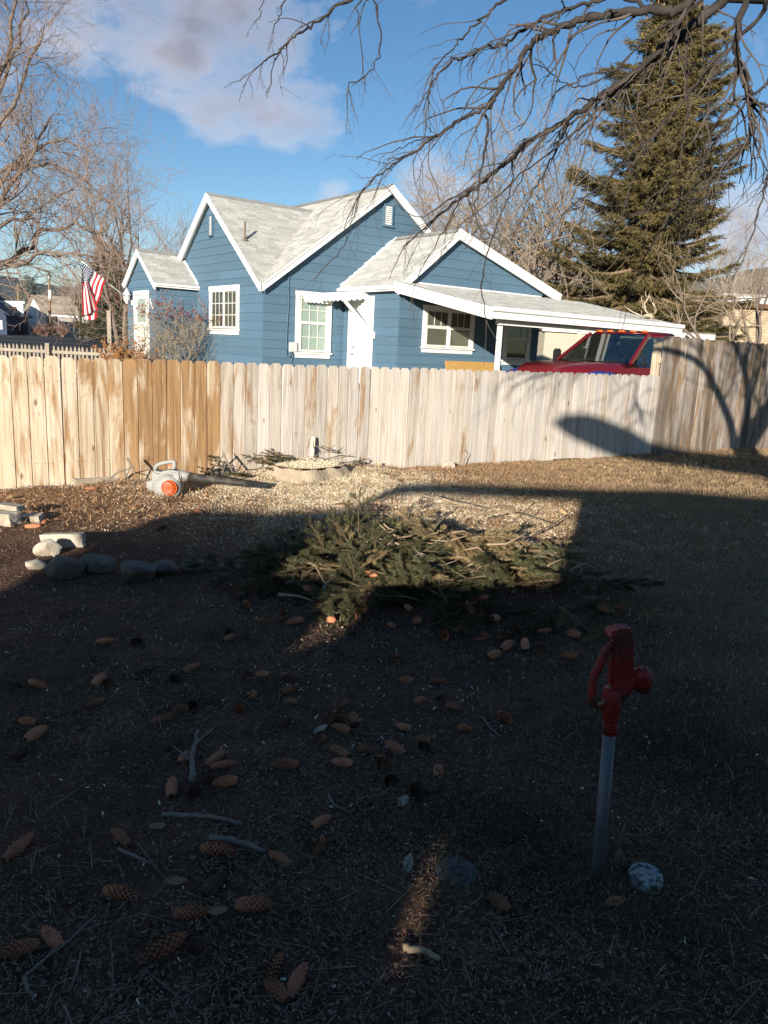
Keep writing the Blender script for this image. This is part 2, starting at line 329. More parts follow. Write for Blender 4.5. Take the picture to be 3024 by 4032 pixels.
# ================================================================ board fences
def fence_wood():
    M, t, P = newmat('weathered_fence_wood', .82, .2); L = t.links
    tc = nd(t, 'ShaderNodeTexCoord'); oi = nd(t, 'ShaderNodeObjectInfo')
    ml = nd(t, 'ShaderNodeMath', operation='MULTIPLY', _1=53.0); L.new(oi.outputs['Random'], ml.inputs[0])
    ad = nd(t, 'ShaderNodeVectorMath', operation='ADD'); L.new(tc.outputs['Object'], ad.inputs[0]); L.new(ml.outputs[0], ad.inputs[1])
    def noise(s, st, d=5, dist=0): 
        mp = nd(t, 'ShaderNodeMapping'); mp.inputs['Scale'].default_value = st; L.new(ad.outputs[0], mp.inputs[0])
        n = nd(t, 'ShaderNodeTexNoise', _Scale=s, _Detail=float(d), _Roughness=.62, _Distortion=float(dist)); L.new(mp.outputs[0], n.inputs['Vector']); return n.outputs['Fac']
    def mr(v, a, b): n = nd(t, 'ShaderNodeMapRange', _1=a, _2=b); L.new(v, n.inputs[0]); return n.outputs[0]
    def mix(f, a, b):
        n = nd(t, 'ShaderNodeMix', data_type='RGBA')
        if isinstance(f, float): n.inputs['Factor'].default_value = f
        else: L.new(f, n.inputs['Factor'])
        for k, v in (('A', a), ('B', b)):
            if isinstance(v, tuple): n.inputs[k].default_value = c4(v)
            else: L.new(v, n.inputs[k])
        return n.outputs['Result']
    def mth(op, a, b, cl=True):
        n = nd(t, 'ShaderNodeMath', operation=op, use_clamp=cl)
        for i, v in enumerate((a, b)):
            if isinstance(v, (int, float)): n.inputs[i].default_value = v
            else: L.new(v, n.inputs[i])
        return n.outputs[0]
    def attr(nm): a = nd(t, 'ShaderNodeAttribute', attribute_name=nm, attribute_type='OBJECT'); return a.outputs['Fac']
    grain = noise(22, (1.5, 1, .06), 6, .8)
    base = mix(mr(noise(7, (1, 1, .25)), .3, .7), (.59,.47,.32), (.70,.58,.44))
    base = mix(mth('MULTIPLY', mr(grain, .46, .64), .75), base, (.36,.25,.15))
    base = mix(attr('grey'), base, mix(mr(grain, .4, .66), (.55,.505,.46), (.39,.35,.315)))
    # brown tannin and sprinkler stains: boards differ, so each carries its own amount
    sm = mr(mth('ADD', mth('MULTIPLY', noise(8.0, (1.0, 1, .16), 6, .8), 2.2, False), mth('MULTIPLY', attr('stain'), .62, False), False), 1.36, 1.66)
    base = mix(mth('MULTIPLY', sm, .85), base, mix(mr(grain, .4, .7), (.36,.19,.065), (.21,.105,.038)))
    # knots
    mp = nd(t, 'ShaderNodeMapping'); mp.inputs['Scale'].default_value = (7.5, 1, 3.4); L.new(ad.outputs[0], mp.inputs[0])
    vo = nd(t, 'ShaderNodeTexVoronoi', _Scale=1.0, _Randomness=1.0); L.new(mp.outputs[0], vo.inputs['Vector'])
    ring = mr(vo.outputs['Distance'], .15, .07); sel = nd(t, 'ShaderNodeSeparateXYZ'); L.new(vo.outputs['Color'], sel.inputs[0])
    kn = mth('MULTIPLY', ring, mr(sel.outputs[0], .52, .56))
    base = mix(mth('MULTIPLY', kn, .8), base, (.15,.085,.045))
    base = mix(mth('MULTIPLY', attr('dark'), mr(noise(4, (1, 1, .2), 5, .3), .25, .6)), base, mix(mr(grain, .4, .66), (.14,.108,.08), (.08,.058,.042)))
    hs = nd(t, 'ShaderNodeHueSaturation'); v = nd(t, 'ShaderNodeMath', operation='MULTIPLY_ADD', _1=.24, _2=.84); L.new(oi.outputs['Random'], v.inputs[0]); L.new(v.outputs[0], hs.inputs['Value']); L.new(base, hs.inputs['Color'])
    L.new(hs.outputs[0], P.inputs['Base Color'])
    bp = nd(t, 'ShaderNodeBump', _Strength=.8, _Distance=.003); L.new(grain, bp.inputs['Height']); L.new(bp.outputs[0], P.inputs['Normal'])
    return M
FWOOD = fence_wood()
NAIL = mat('rusty_nail', (.06,.04,.03), (.04,.03,.025), 30, .6)
FO = Vector((-3.457, 6.765, 0)); FANG = math.atan2(.554, .8325); FD = Vector((.8325, .554, 0)); FNn = Vector((-.554, .8325, 0))
BW = .1385
def board_mesh(h, w=BW-.004, th=.017, ear=.032):
    b = MB(); x = w/2
    pf = [(-x,0,0),(x,0,0),(x,0,h-ear),(x-ear*.9,0,h),(-x+ear*.9,0,h),(-x,0,h-ear)]
    b.prism(pf, (0, th, 0)); me = b.mesh('fence_board', FWOOD)
    bm = bmesh.new(); bm.from_mesh(me); bmesh.ops.recalc_face_normals(bm, faces=bm.faces); bmesh.ops.bevel(bm, geom=list(bm.edges), offset=.0022, segments=1, affect='EDGES'); bm.to_mesh(me); bm.free(); return me
def fence(name, label, s0, s1, h, mesh, wide_first=False):
    root = thing(name, label, 'fence', FO+FD*s0, FANG)
    n = int(round((s1-s0)/BW))
    for i in range(n):
        s = s0+(i+.5)*BW
        o = link('fence_board', mesh, root, ((i+.5)*BW, rng.uniform(-.004, .004), rng.uniform(-.012, .012)))
        p = FO+FD*s
        # ground line under the boards
        o.location.z += max(0, gz1(p.x, p.y)-.05)
        o.scale = (rng.uniform(.965, 1.0), 1, (h+rng.uniform(-.006, .008)-o.location.z)/h)
        o.rotation_euler = (rng.uniform(-.006, .006), rng.uniform(-.004, .004), rng.uniform(-.02, .02))
        st = 0.0
        for c_, w_, a_ in ((1.2, .3, .95), (1.55, .35, 1.1), (1.92, .25, 1.0), (.2, .2, .4), (-.3, .3, .45), (.7, .12, .3), (9.35, .22, .75), (10.2, .7, .62), (11.3, .7, .62), (12.5, .8, .7)):
            st = max(st, a_*math.exp(-((s-c_)/w_)**2))
        if s < 1.0: st = max(st, rng.uniform(.25, .55))
        if s > 2.2 and s < 8.9: st = rng.uniform(0, .28)
        elif 2.05 < s < 2.25: st = .45
        o['stain'] = st+rng.uniform(-.1, .1) if st > .1 else max(0.0, st)
        g = float(np.interp(s, [0, 2.0, 2.3, 4, 6, 8, 9, 12], [0, .05, .72, .75, .8, .88, .95, .95]))
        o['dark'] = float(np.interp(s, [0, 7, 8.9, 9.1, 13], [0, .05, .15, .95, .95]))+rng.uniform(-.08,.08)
        o['grey'] = min(1, max(0, g+rng.uniform(-.15, .15)))
    for zr in (h*.2, h*.8):
        MB().box(-.02, n*BW, .02, .058, zr-.045, zr+.045).build('rail', FWOOD, root)
    for i in range(0, n+1, 17):
        MB().box(i*BW-.045, i*BW+.045, .06, .15, -.2, h-.06).build('post', FWOOD, root)
    # nail heads: two rows of pairs on every board
    b = MB()
    for i in range(n):
        for zr in (h*.2, h*.8+.01):
            for dx in (-.04, .04):
                x = (i+.5)*BW+dx+rng.uniform(-.006, .006); z = zr+rng.uniform(-.015, .015)
                b.lathe([(.0034, 0), (.003, .0018)], 6, 'y', (x, -.0065, z))
    tag(b.build('nail_heads', NAIL, root), kind='stuff')
    return root
BM_LOW, BM_TALL = board_mesh(1.195), board_mesh(1.775)
fence('wooden_fence', 'low pale dog-eared board fence stretching across the yard before the blue house', -9*BW, 65*BW, 1.195, BM_LOW)
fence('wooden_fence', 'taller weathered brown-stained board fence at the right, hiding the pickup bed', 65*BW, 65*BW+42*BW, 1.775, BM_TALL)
# ================================================================ the blue house; local frame x = along side wall, y = along front wall
HANG = math.atan2(.6067, .7949); HC = Vector((-3.024, 18.396, 0))
HM = Matrix.Translation(HC) @ Matrix.Rotation(HANG, 4, 'Z')
house = thing('blue_house', 'blue lap-sided cottage with white trim and pale grey gabled roofs', 'house', HC, HANG)
ZL = 1.875; EXPO = .2032
def clipz(poly, z0, z1):
    def cut(p, z, keep_above):
        r = []
        for i in range(len(p)):
            a, b = p[i], p[(i+1)%len(p)]; ina = (a[1] >= z) if keep_above else (a[1] <= z); inb = (b[1] >= z) if keep_above else (b[1] <= z)
            if ina: r.append(a)
            if ina != inb: t = (z-a[1])/(b[1]-a[1]); r.append((a[0]+(b[0]-a[0])*t, z))
        return r
    p = cut(poly, z0, True); return cut(p, z1, False) if p else p
def wall(O, Ud, Nd, poly, joints=()):
    """backing wall with one object per lap-siding course; poly in (u, z)"""
    O, Ud, Nd = Vector(O), Vector(Ud), Vector(Nd); Zd = Vector((0,0,1))
    T = lambda u, z, n: O+Ud*u+Nd*n+Zd*z
    w = MB(); w.prism([T(u, z, -.12) for u, z in poly], Nd*.118); wo = w.build('wall', BLUE, house)
    zmin = min(p[1] for p in poly); zmax = max(p[1] for p in poly); k = math.floor((zmin-ZL)/EXPO)
    while ZL+k*EXPO < zmax:
        z0, z1 = ZL+k*EXPO, ZL+(k+1)*EXPO; k += 1
        c = clipz(poly, max(z0, zmin), min(z1, zmax))
        if len(c) < 3 or max(p[1] for p in c)-min(p[1] for p in c) < .015: continue
        pr = lambda z: .020-.016*(z-z0)/EXPO+off
        us = [p[0] for p in c]; lo, hi = min(us), max(us); cuts = [lo-1]+([lo+(hi-lo)*rng.uniform(.2,.8)] if hi-lo > 1.6 and rng.random() < .75 else [])+[hi+1]
        for ca, cb in zip(cuts[:-1], cuts[1:]):
          off = rng.uniform(0, .0015); sw = [(q[1], q[0]) for q in c]; sw = clipz(sw, ca+.002, cb-.002); c_ = [(q[1], q[0]) for q in sw]
          if len(c_) < 3: continue
          siding(wo, T, c_, pr)
    return wo
def siding(wo, T, c, pr):
        b = MB(); n = len(c); b.add([T(u, z, pr(z)) for u, z in c]+[T(u, z, 0) for u, z in c], [tuple(range(n))]+[(i, (i+1)%n, n+(i+1)%n, n+i) for i in range(n)])
        b.build('siding_board', BLUE, wo)
# walls
wall((0,0,0), (1,0,0), (0,-1,0), [(0,.15),(6.94,.15),(6.94,2.75),(3.47,5.30),(0,2.75)])
wall((0,0,0), (0,1,0), (-1,0,0), [(0,.15),(5.54,.15),(5.54,2.75),(2.77,4.88),(0,2.75)])
wall((0,5.54,0), (0,1,0), (-1,0,0), [(0,.15),(3.6,.15),(3.6,2.75),(0,2.75)])
wall((2.255,0,0), (0,-1,0), (-1,0,0), [(0,.15),(2.24,.15),(2.24,2.72),(0,2.72)])
wall((2.255,-2.24,0), (1,0,0), (0,-1,0), [(0,.15),(4.66,.15),(4.66,3.04),(1.515,4.06),(0,2.84)])
wall((0,3.71,0), (-1,0,0), (0,-1,0), [(0,.15),(1.134,.15),(1.134,2.72),(0,2.72)])
wall((-1.134,3.71,0), (0,1,0), (-1,0,0), [(0,.15),(2.19,.15),(2.19,2.72),(1.09,3.50),(0,2.72)])
b = MB(); b.box(6.82, 6.94, .05, 9.1, .15, 2.75); b.box(6.79, 6.9, -2.2, 0, .15, 2.9); b.box(.05, 6.9, 9.0, 9.12, .15, 2.75); b.box(-1.1, 0, 5.8, 5.9, .15, 2.7); b.build('rear_wall', BLUE, house)
# roofs
def roof(O, along, up, length, slope, th=.07, expo=.127, tab=.305):
    """slab plus courses of shingle tabs; up is the unit vector up the slope"""
    O, A_, U_ = Vector(O), Vector(along).normalized(), Vector(up).normalized(); N = A_.cross(U_).normalized()
    if N.z < 0: N = -N
    s = MB(); s.prism([O, O+A_*length, O+A_*length+U_*slope, O+U_*slope], -N*th); so_ = s.build('roof', WHITE, house)
    V = []; Fc = []; tint = []; r = 0
    while r*expo < slope-.02:
        x = -tab*rng.random(); u0 = r*expo-.012; u1 = min((r+1)*expo+.02, slope)
        while x < length:
            a, e = max(x, -.012), min(x+tab-.004, length+.012); x += tab
            if e-a < .01: continue
            j = rng.uniform(-.003, .003); h0 = .013+rng.uniform(0, .004); h1 = .002; o = len(V)
            for uu, hh in ((u0+j, 0), (u0+j, h0), (u1, h1)):
                for aa in (a, e): V.append(tuple(O+A_*aa+U_*uu+N*hh))
            Fc += [(o, o+1, o+3, o+2), (o+2, o+3, o+5, o+4)]; tv = rng.random(); tint += [tv, tv]
        r += 1
    tag(npmesh('shingles', V, Fc, SHING, so_, tint), kind='stuff')
    return so_
def unit(*v): return Vector(v).normalized()
E0 = 2.80
sm, sf = .735, .785                    # pitch of the side gable and of the front gable
roof((.04,-.16,E0-.07+.14*sm), (0,1,0), unit(1,0,sm), 9.5, 3.44/math.cos(math.atan(sm)))
roof((-.10,5.7,E0-.07), (0,1,0), unit(1,0,sm), 3.64, .2)
roof((7.05,-.16,E0-.07), (0,1,0), unit(-1,0,sm), 9.5, 3.58/math.cos(math.atan(sm)))
roof((-.16,.04,E0-.07+.14*sf), (1,0,0), unit(0,1,sf), 3.2, 2.73/math.cos(math.atan(sf)))
roof((-.16,-.10,E0-.07), (1,0,0), unit(0,1,sf), .15, .2)
roof((-.10,-.16,E0-.07), (0,1,0), unit(1,0,sm), .15, .2)
roof((-.16,5.64,E0-.07), (1,0,0), unit(0,-1,sf), 3.2, 2.87/math.cos(math.atan(sf)))
# porch roof
sp_ = .74
roof((-1.24,3.60,E0-.03), (1,0,0), unit(0,1,sp_), 1.24, 1.2/math.cos(math.atan(sp_)), .05)
roof((-1.24,6.00,E0-.03), (1,0,0), unit(0,-1,sp_), 1.24, 1.2/math.cos(math.atan(sp_)), .05)
# wing: short steep slope to the left, long shallow slope to the right
roof((2.08,-2.42,E0-.02), (0,1,0), unit(1,0,.80), 2.42, 1.69/math.cos(math.atan(.80)), .06)
roof((7.45,-2.42,2.98), (0,1,0), unit(-1,0,.322), 2.42, 3.68/math.cos(math.atan(.322)), .06)
# carport: shed roof falling away from the wing
roof((2.12,-5.36,2.27), (1,0,0), unit(0,3.13,.60), 6.36, math.hypot(3.1,.595), .05, .11)
# ridge caps
for a_, b_ in (((3.475,-.15,5.375),(3.475,9.3,5.375)), ((-.15,2.77,4.99),(3.0,2.77,4.99)), ((-1.23,4.80,3.675),(0,4.80,3.675)), ((3.775,-2.41,4.165),(3.775,0,4.165))):
    s = MB(); a_, b_ = Vector(a_), Vector(b_); n = int((b_-a_).length/.2); d = (b_-a_)/n; r_ = d.normalized().cross(Vector((0,0,1)))
    for i in range(n):
        p, q = a_+d*i, a_+d*(i+1.05); up = Vector((0,0,.012))
        s.add([p-r_*.13-Vector((0,0,.09))+up, p+up*1.8, p+r_*.13-Vector((0,0,.09))+up, q-r_*.13-Vector((0,0,.09)), q+up*.5, q+r_*.13-Vector((0,0,.09))], [(0,1,4,3),(1,2,5,4)])
    s.build('ridge_cap', SHING, house)
# white rake boards, fascias, flashing
def rake(a, b, nrm, h=.19, th=.045, drop=.09):
    a, b = Vector(a), Vector(b); up = Vector((0,0,1)); n = Vector(nrm)
    s = MB(); s.prism([a-up*(h-.0), b-up*(h-.0), b, a], n*th); s.build('rake_board', WHITE, house)
    s = MB(); s.prism([a-up*.045+n*th, b-up*.045+n*th, b+up*.006+n*th, a+up*.006+n*th], n*.022); s.build('drip_edge', WHITE, house)
zt = lambda x, s, o=-.10: E0-.07+s*(x-o)
rake((-.11,-.125,zt(-.11,sm)), (3.475,-.125,zt(3.475,sm)), (0,-1,0)); rake((7.06,-.125,zt(-.11,sm)), (3.475,-.125,zt(3.475,sm)), (0,-1,0))
rake((-.125,-.11,zt(-.11,sf)), (-.125,2.77,zt(2.77,sf)), (-1,0,0)); rake((-.125,5.65,zt(-.11,sf)), (-.125,2.77,zt(2.77,sf)), (-1,0,0))
zp = lambda y: E0-.03+sp_*(y-3.60)
rake((-1.20,3.59,zp(3.59)), (-1.20,4.80,zp(4.80)), (-1,0,0), .17); rake((-1.20,6.01,zp(3.59)), (-1.20,4.80,zp(4.80)), (-1,0,0), .17)
zw = lambda x: E0-.02+.80*(x-2.08)
rake((2.07,-2.38,zw(2.07)), (3.77,-2.38,zw(3.77)), (0,-1,0), .20); rake((7.46,-2.38,2.98), (3.77,-2.38,2.98+.322*3.68), (0,-1,0), .22)
def trim(name, x0, x1, y0, y1, z0, z1, bev=0): return MB().box(x0, x1, y0, y1, z0, z1).build(name, WHITE, house, bevel=bev)
trim('fascia', -1.22, .02, 3.575, 3.62, 2.66, 2.745); trim('gutter', -1.23, .02, 3.53, 3.573, 2.70, 2.755, .008)
trim('fascia', -1.2, .02, 5.99, 6.03, 2.66, 2.745)
trim('fascia', 2.06, 2.10, -2.40, -.02, 2.66, 2.765); trim('gutter', 2.005, 2.058, -2.40, .0, 2.70, 2.775, .008)
trim('fascia', -.13, -.09, 5.66, 9.3, 2.60, 2.71); trim('soffit', -.09, 0, 5.66, 9.3, 2.60, 2.62); trim('soffit', 2.10, 2.25, -2.2, 0, 2.67, 2.69)
b = MB(); b.prism([(2.10,-2.30,2.80),(2.10,-5.40,2.215),(2.10,-5.40,2.04),(2.10,-2.30,2.625)], (-.045,0,0)); b.build('carport_rake_board', WHITE, house)
b = MB(); b.prism([(2.05,-2.30,2.86),(2.05,-5.41,2.275),(2.05,-5.41,2.19),(2.05,-2.30,2.775)], (-.02,0,0)); b.build('carport_drip_edge', WHITE, house)
trim('carport_fascia', 2.03, 8.50, -5.42, -5.375, 2.06, 2.215); trim('carport_gutter', 2.03, 8.52, -5.47, -5.425, 2.20, 2.285, .01)
trim('carport_beam', 2.5, 8.3, -5.2, -5.08, 1.96, 2.11)
trim('flashing_board', 2.75, 6.85, -2.285, -2.262, 2.83, 2.90)
# lumpy white sealant along the wing roof and the porch roof where they meet the walls
def sealant(a, b, r):
    a, b = Vector(a), Vector(b); n = 40; s = MB()
    s.tube([a.lerp(b, i/n)+Vector((rng.uniform(-.008,.008), rng.uniform(-.006,.006), rng.uniform(-.012,.012))) for i in range(n+1)], [r*rng.uniform(.6, 1.35) for _ in range(n+1)], 6); s.build('sealant_bead', WHITE, house, True)
sealant((2.1,-.03,2.83), (3.75,-.03,4.15), .032); sealant((-.03,3.62,2.82), (-.03,4.78,3.66), .032)
for a_, b_ in (((2.62,-5.10,.05),(2.62,-5.10,1.98)), ((8.1,-5.15,.05),(8.1,-5.15,1.98)), ((5.0,-5.15,1.94),(5.4,-5.15,1.97))):
    MB().beam(a_, b_, .085, .085, (0,1,0)).build('carport_post', WHITE, house, bevel=.006)
# ---------------------------------------------------------------- windows
def window(O, Ud, Nd, w, h, panes, back, label=None, sill=.06, cas=.105, split='h', grid=(3,2)):
    """O = lower left corner of the casing (house coordinates). panes: list of (u0,u1,z0,z1,cols,rows,depth)"""
    M = Matrix((Vector(Ud).to_4d(), Vector(Nd).to_4d(), Vector((0,0,1,0)), Vector((0,0,0,1)))).transposed(); M[3] = (0,0,0,1)
    M = Matrix.Translation(O) @ M
    b = MB(M); b.box(0, cas, .022, .06, 0, h); b.box(w-cas, w, .022, .06, 0, h); b.box(-.012, w+.012, .022, .066, h-cas*1.05, h); wo = b.build('window', WHITE, house, bevel=.004)
    if label: wo['label'] = label
    b = MB(M); b.box(-.03, w+.03, .02, .095, -.005, .03); b.box(.01, w-.01, .021, .05, -.1, -.006); b.build('sill', WHITE, wo, bevel=.004)
    b = MB(M); b.box(cas, w-cas, .0215, .024, .03, h-cas); b.build('pane_backing', back, wo)
    for (u0, u1, z0, z1, nc, nr, dp) in panes:
        s = MB(M); f = .035
        s.box(u0, u0+f, .026, dp, z0, z1); s.box(u1-f, u1, .026, dp, z0, z1); s.box(u0+f, u1-f, .026, dp, z0, z0+f*1.3); s.box(u0+f, u1-f, .026, dp, z1-f, z1)
        s.build('sash', OFFW, wo)
        b = MB(M); b.box(u0+f, u1-f, .034, .037, z0+f*1.3, z1-f); b.build('pane', GLASS, wo)
        mu = MB(M)
        for i in range(1, nc): x = u0+f+(u1-u0-2*f)*i/nc; mu.box(x-.008, x+.008, .0375, .044, z0+f*1.3, z1-f)
        for i in range(1, nr): z = z0+f*1.3+(z1-z0-2.3*f)*i/nr; mu.box(u0+f, u1-f, .0378, .0435, z-.008, z+.008)
        if mu.v: mu.build('muntins', OFFW, wo)
    return wo
X_, Y_ = (1,0,0), (0,1,0)
window((0,2.86,1.64), (0,-1,0), (-1,0,0), 1.69, 1.09, [(.105,.84,.05,.98,3,3,.05),(.845,1.585,.05,.98,3,3,.056)], BRNB, 'sliding window with white casing and small panes in the front gable')
window((.845,0,1.17), X_, (0,-1,0), 1.01, 1.46, [(.12,.89,.72,1.33,3,2,.046),(.12,.89,.05,.735,3,2,.06)], CURT, 'double-hung window with pale curtains beside the side door')
window((2.93,-2.24,1.44), X_, (0,-1,0), 1.63, .98, [(.105,.80,.48,.88,3,1,.046),(.105,.80,.04,.49,1,1,.058),(.83,1.525,.48,.88,3,1,.046),(.83,1.525,.04,.49,1,1,.058)], SHADE, 'paired window half shaded by the carport roof')
window((5.6,-2.24,1.22), X_, (0,-1,0), .99, 1.0, [(.11,.88,.56,.89,3,1,.046),(.11,.88,.04,.57,1,1,.058)], DARK, 'dark window in the carport shade')  # backing here is a near-black sheet painted as the unlit room
# mullion of the paired window
MB().box(3.70, 3.79, -2.305, -2.262, 1.47, 2.32).build('window_mullion', WHITE, house)
# ---------------------------------------------------------------- louvred gable vents
def vent(O, Ud, Nd, w, h):
    O, Ud, Nd = Vector(O), Vector(Ud), Vector(Nd); T = lambda u, n, z: O+Ud*u+Nd*n+Vector((0,0,z))
    def bx(u0, u1, n0, n1, z0, z1):
        return [T(u0,n0,z0),T(u1,n0,z0),T(u1,n1,z0),T(u0,n1,z0),T(u0,n0,z1),T(u1,n0,z1),T(u1,n1,z1),T(u0,n1,z1)]
    fs = [(0,3,2,1),(4,5,6,7),(0,1,5,4),(1,2,6,5),(2,3,7,6),(3,0,4,7)]
    f = MB()
    for a in ((0,.04,.02,.07,0,h),(w-.04,w,.02,.07,0,h),(.04,w-.04,.02,.07,h-.04,h),(-.02,w+.02,.02,.085,-.045,0)): f.add(bx(*a), fs)
    fo = f.build('gable_vent', BLUE, house); s = MB(); s.add(bx(.04,w-.04,.021,.024,0,h-.04), fs); s.build('vent_backing', DARK, fo)
    n = max(5, int(h/.055))
    for i in range(n):
        z = (h-.05)*(i+.2)/n; s = MB(); s.add([T(.042,.03,z+.045),T(w-.042,.03,z+.045),T(w-.042,.066,z),T(.042,.066,z),T(.042,.03,z+.05),T(w-.042,.03,z+.05),T(w-.042,.066,z+.006),T(.042,.066,z+.006)], fs); s.build('slat', WHITE, fo)
vent((3.30,0,4.42), X_, (0,-1,0), .30, .50); vent((0,2.66,4.0), Y_, (-1,0,0), .22, .50)
# ---------------------------------------------------------------- side door, awning with brace
b = MB()
for a in ((2.205,2.236,-.335,-.262,.4,2.58),(2.205,2.236,-1.30,-1.225,.4,2.58),(2.205,2.236,-1.225,-.335,2.50,2.58)): b.box(*a)
dr = b.build('side_door', WHITE, house, bevel=.004); dr['label'] = 'white side door under the scalloped awning'
MB().box(2.214, 2.234, -1.224, -.336, .4, 2.05).build('door_leaf', WHITE, dr)
MB().box(2.216, 2.234, -1.224, -.336, 2.052, 2.499).build('transom_panel', WHITE, dr)
b = MB(); b.lathe([(.012,0),(.012,.03),(.03,.04),(.033,.06),(.02,.075)], 12, 'x', (2.214,-.52,1.22)); b.M = None
for v in b.v: v.x = 2.214-(v.x-2.214)
b.build('door_knob', STEEL, dr, True); MB().box(2.200,2.213,-.55,-.49,1.34,1.42).build('deadbolt', STEEL, dr)
aw = MB()     # sheet awning: shallow slope out over the door, scalloped valance
x0, x1, y0, y1 = 1.45, 2.24, -1.02, .0
aw.prism([(x1, y0, 2.70), (x1, y1, 2.70), (x0, y1, 2.60), (x0, y0, 2.60)], (0,0,.012))
awo = aw.build('awning', WHITE, house)
def scallop(p0, p1, h, n, th):
    p0, p1, th = Vector(p0), Vector(p1), Vector(th); pts = [p0, p1]; k = 5
    for i in range(n):
        for j in range(k): t = 1-(i+j/k)/n; pts.append(p0.lerp(p1, t)-Vector((0,0,h*.72+h*.28*math.sin(math.pi*j/k))))
    pts.append(p0-Vector((0,0,h*.72))); s = MB(); s.prism(pts, th); return s
scallop((1.45,-1.02,2.60), (1.45,0,2.60), .19, 6, (-.012,0,0)).build('valance', WHITE, awo)
def tri_valance(y, th):
    s = MB(); pts = [(2.24,y,2.70),(1.45,y,2.60)]; n = 5
    for i in range(n):
        for j in range(4): t = (i+j/4)/n; pts.append((1.45+.79*t, y, 2.60+.1*t-.155-.045*math.sin(math.pi*j/4)))
    pts.append((2.24,y,2.54)); s.prism(pts, (0,th,0)); return s
tri_valance(-1.02, -.012).build('valance', WHITE, awo); tri_valance(0-.012, .012).build('valance', WHITE, awo)
MB().beam((1.52,-.98,2.50), (2.20,-1.30,1.72), .06, .07, (0,1,0)).build('awning_brace', WHITE, awo, bevel=.004)
MB().box(2.16, 2.234, -1.38, -1.28, 1.60, 1.76).build('brace_block', WHITE, awo, bevel=.004)
# scalloped valance over the neighbouring window
for i in range(7):
    s = MB(); x = .98+i*.115; s.prism([(x,-.19,2.52),(x+.112,-.19,2.52),(x+.112,-.19,2.40),(x+.085,-.19,2.37),(x+.03,-.19,2.37),(x,-.19,2.40)], (0,.012,0)); s.build('window_awning_flap', WHITE, house)
b = MB(); b.prism([(.97,-.07,2.60),(1.80,-.07,2.60),(1.80,-.20,2.52),(.97,-.20,2.52)], (0,0,.012)); b.build('window_awning', WHITE, house)
# ---------------------------------------------------------------- meter box and conduit on the side wall
mb_ = MB().box(.68, .87, -.115, -.022, 1.20, 1.43).build('meter_box', mat('grey_box', (.55,.56,.53), (.5,.5,.48), 8, .5), house, bevel=.012)
MB().tube([(.635,-.036,3.25),(.635,-.036,2.6),(.655,-.034,2.4),(.625,-.036,1.8),(.61,-.036,1.25),(.63,-.036,1.1),(.70,-.045,1.07),(.74,-.05,1.12),(.745,-.05,1.21)], .012, 6).build('cable', BLUE, mb_, True)
MB().tube([(.80,-.05,1.21),(.79,-.045,1.12),(.76,-.036,1.0),(.75,-.036,.2)], .011, 6).build('cable', BLUE, mb_, True)
MB().tube([(-.02,-.035,2.62),(1.1,-.1,3.42)], .008, 5).build('roof_cable', BLUE, house, True)
# vent pipes on the roofs
b = MB(); b.tube([(.126,1.217,3.70),(.126,1.217,4.20)], .028, 10); b.lathe([(.09,0),(.06,.03),(.032,.05)], 12, 'z', (.126,1.217,3.76)); b.build('vent_pipe', SHADE, house, True)
p = Vector((5.35, -1.2, 3.60)); b = MB(); b.tube([p, p+Vector((0,0,.55))], .045, 12); b.lathe([(.05,.55),(.075,.57),(.08,.62),(.05,.68),(.01,.70)], 12, 'z', p); b.build('flue_pipe', STEEL, house, True)
# ---------------------------------------------------------------- front porch: door, lamp, numbers
b = MB(); b.box(-1.20,-1.156,5.16,5.28,.4,2.59); b.box(-1.20,-1.156,4.17,4.30,.4,2.59); b.box(-1.20,-1.156,4.30,5.16,2.48,2.59)
fd = b.build('front_door', WHITE, house, bevel=.005); fd['label'] = 'front screen door with ornate lower panel and white casing'
MB().box(-1.158,-1.1565,4.30,5.16,.4,2.48).build('door_leaf', mat('cream_door', (.62,.58,.48), (.55,.51,.42), 5, .6), fd)
b = MB()
for a in ((4.31,4.37),(5.09,5.15)): b.box(-1.185,-1.16,a[0],a[1],.42,2.46)
for z in ((2.38,2.46),(1.70,1.77),(.42,.55)): b.box(-1.185,-1.16,4.37,5.09,z[0],z[1])
b.build('screen_frame', WHITE, fd)
MB().box(-1.170,-1.168,4.37,5.09,1.77,2.38).build('pane', GLASS, fd)
b = MB()
for i in range(5):
    y = 4.44+i*.145; b.tube([(-1.172,y,.56),(-1.172,y,1.70)], .007, 5)
    for k in range(7):
        z = .64+k*.15; b.tube([(-1.172, y+.0725+.05*math.cos(t), z+.06*math.sin(t)) for t in np.linspace(0, 5.2, 9)], .006, 4)
b.build('scroll_grille', WHITE, fd, True)
lm = MB(); lm.lathe([(.012,.30),(.02,.27),(.11,.12),(.115,.10),(.08,.10),(.09,-.04),(.05,-.08),(.02,-.13)], 8, 'z', (-1.29,5.53,2.38)); lm.box(-1.25,-1.156,5.515,5.545,2.33,2.36); lm.build('porch_lamp', WHITE, house)
def text_mesh(name, body, size, M, m, parent, ext=.004):
    cu = bpy.data.curves.new(name, 'FONT'); cu.body = body; cu.size = size; cu.extrude = ext; cu.resolution_u = 3; cu.align_x = 'CENTER'; cu.align_y = 'CENTER'
    o = bpy.data.objects.new('tmp_text', cu); COL.objects.link(o); bpy.context.view_layer.update()
    me = bpy.data.meshes.new_from_object(o.evaluated_get(bpy.context.evaluated_depsgraph_get())); bpy.data.objects.remove(o)
    me.transform(M); me.name = name; me.materials.clear(); me.materials.append(m); return link(name, me, parent)
TM = Matrix(((0,0,-1,0),(-1,0,0,0),(0,1,0,0),(0,0,0,1)))
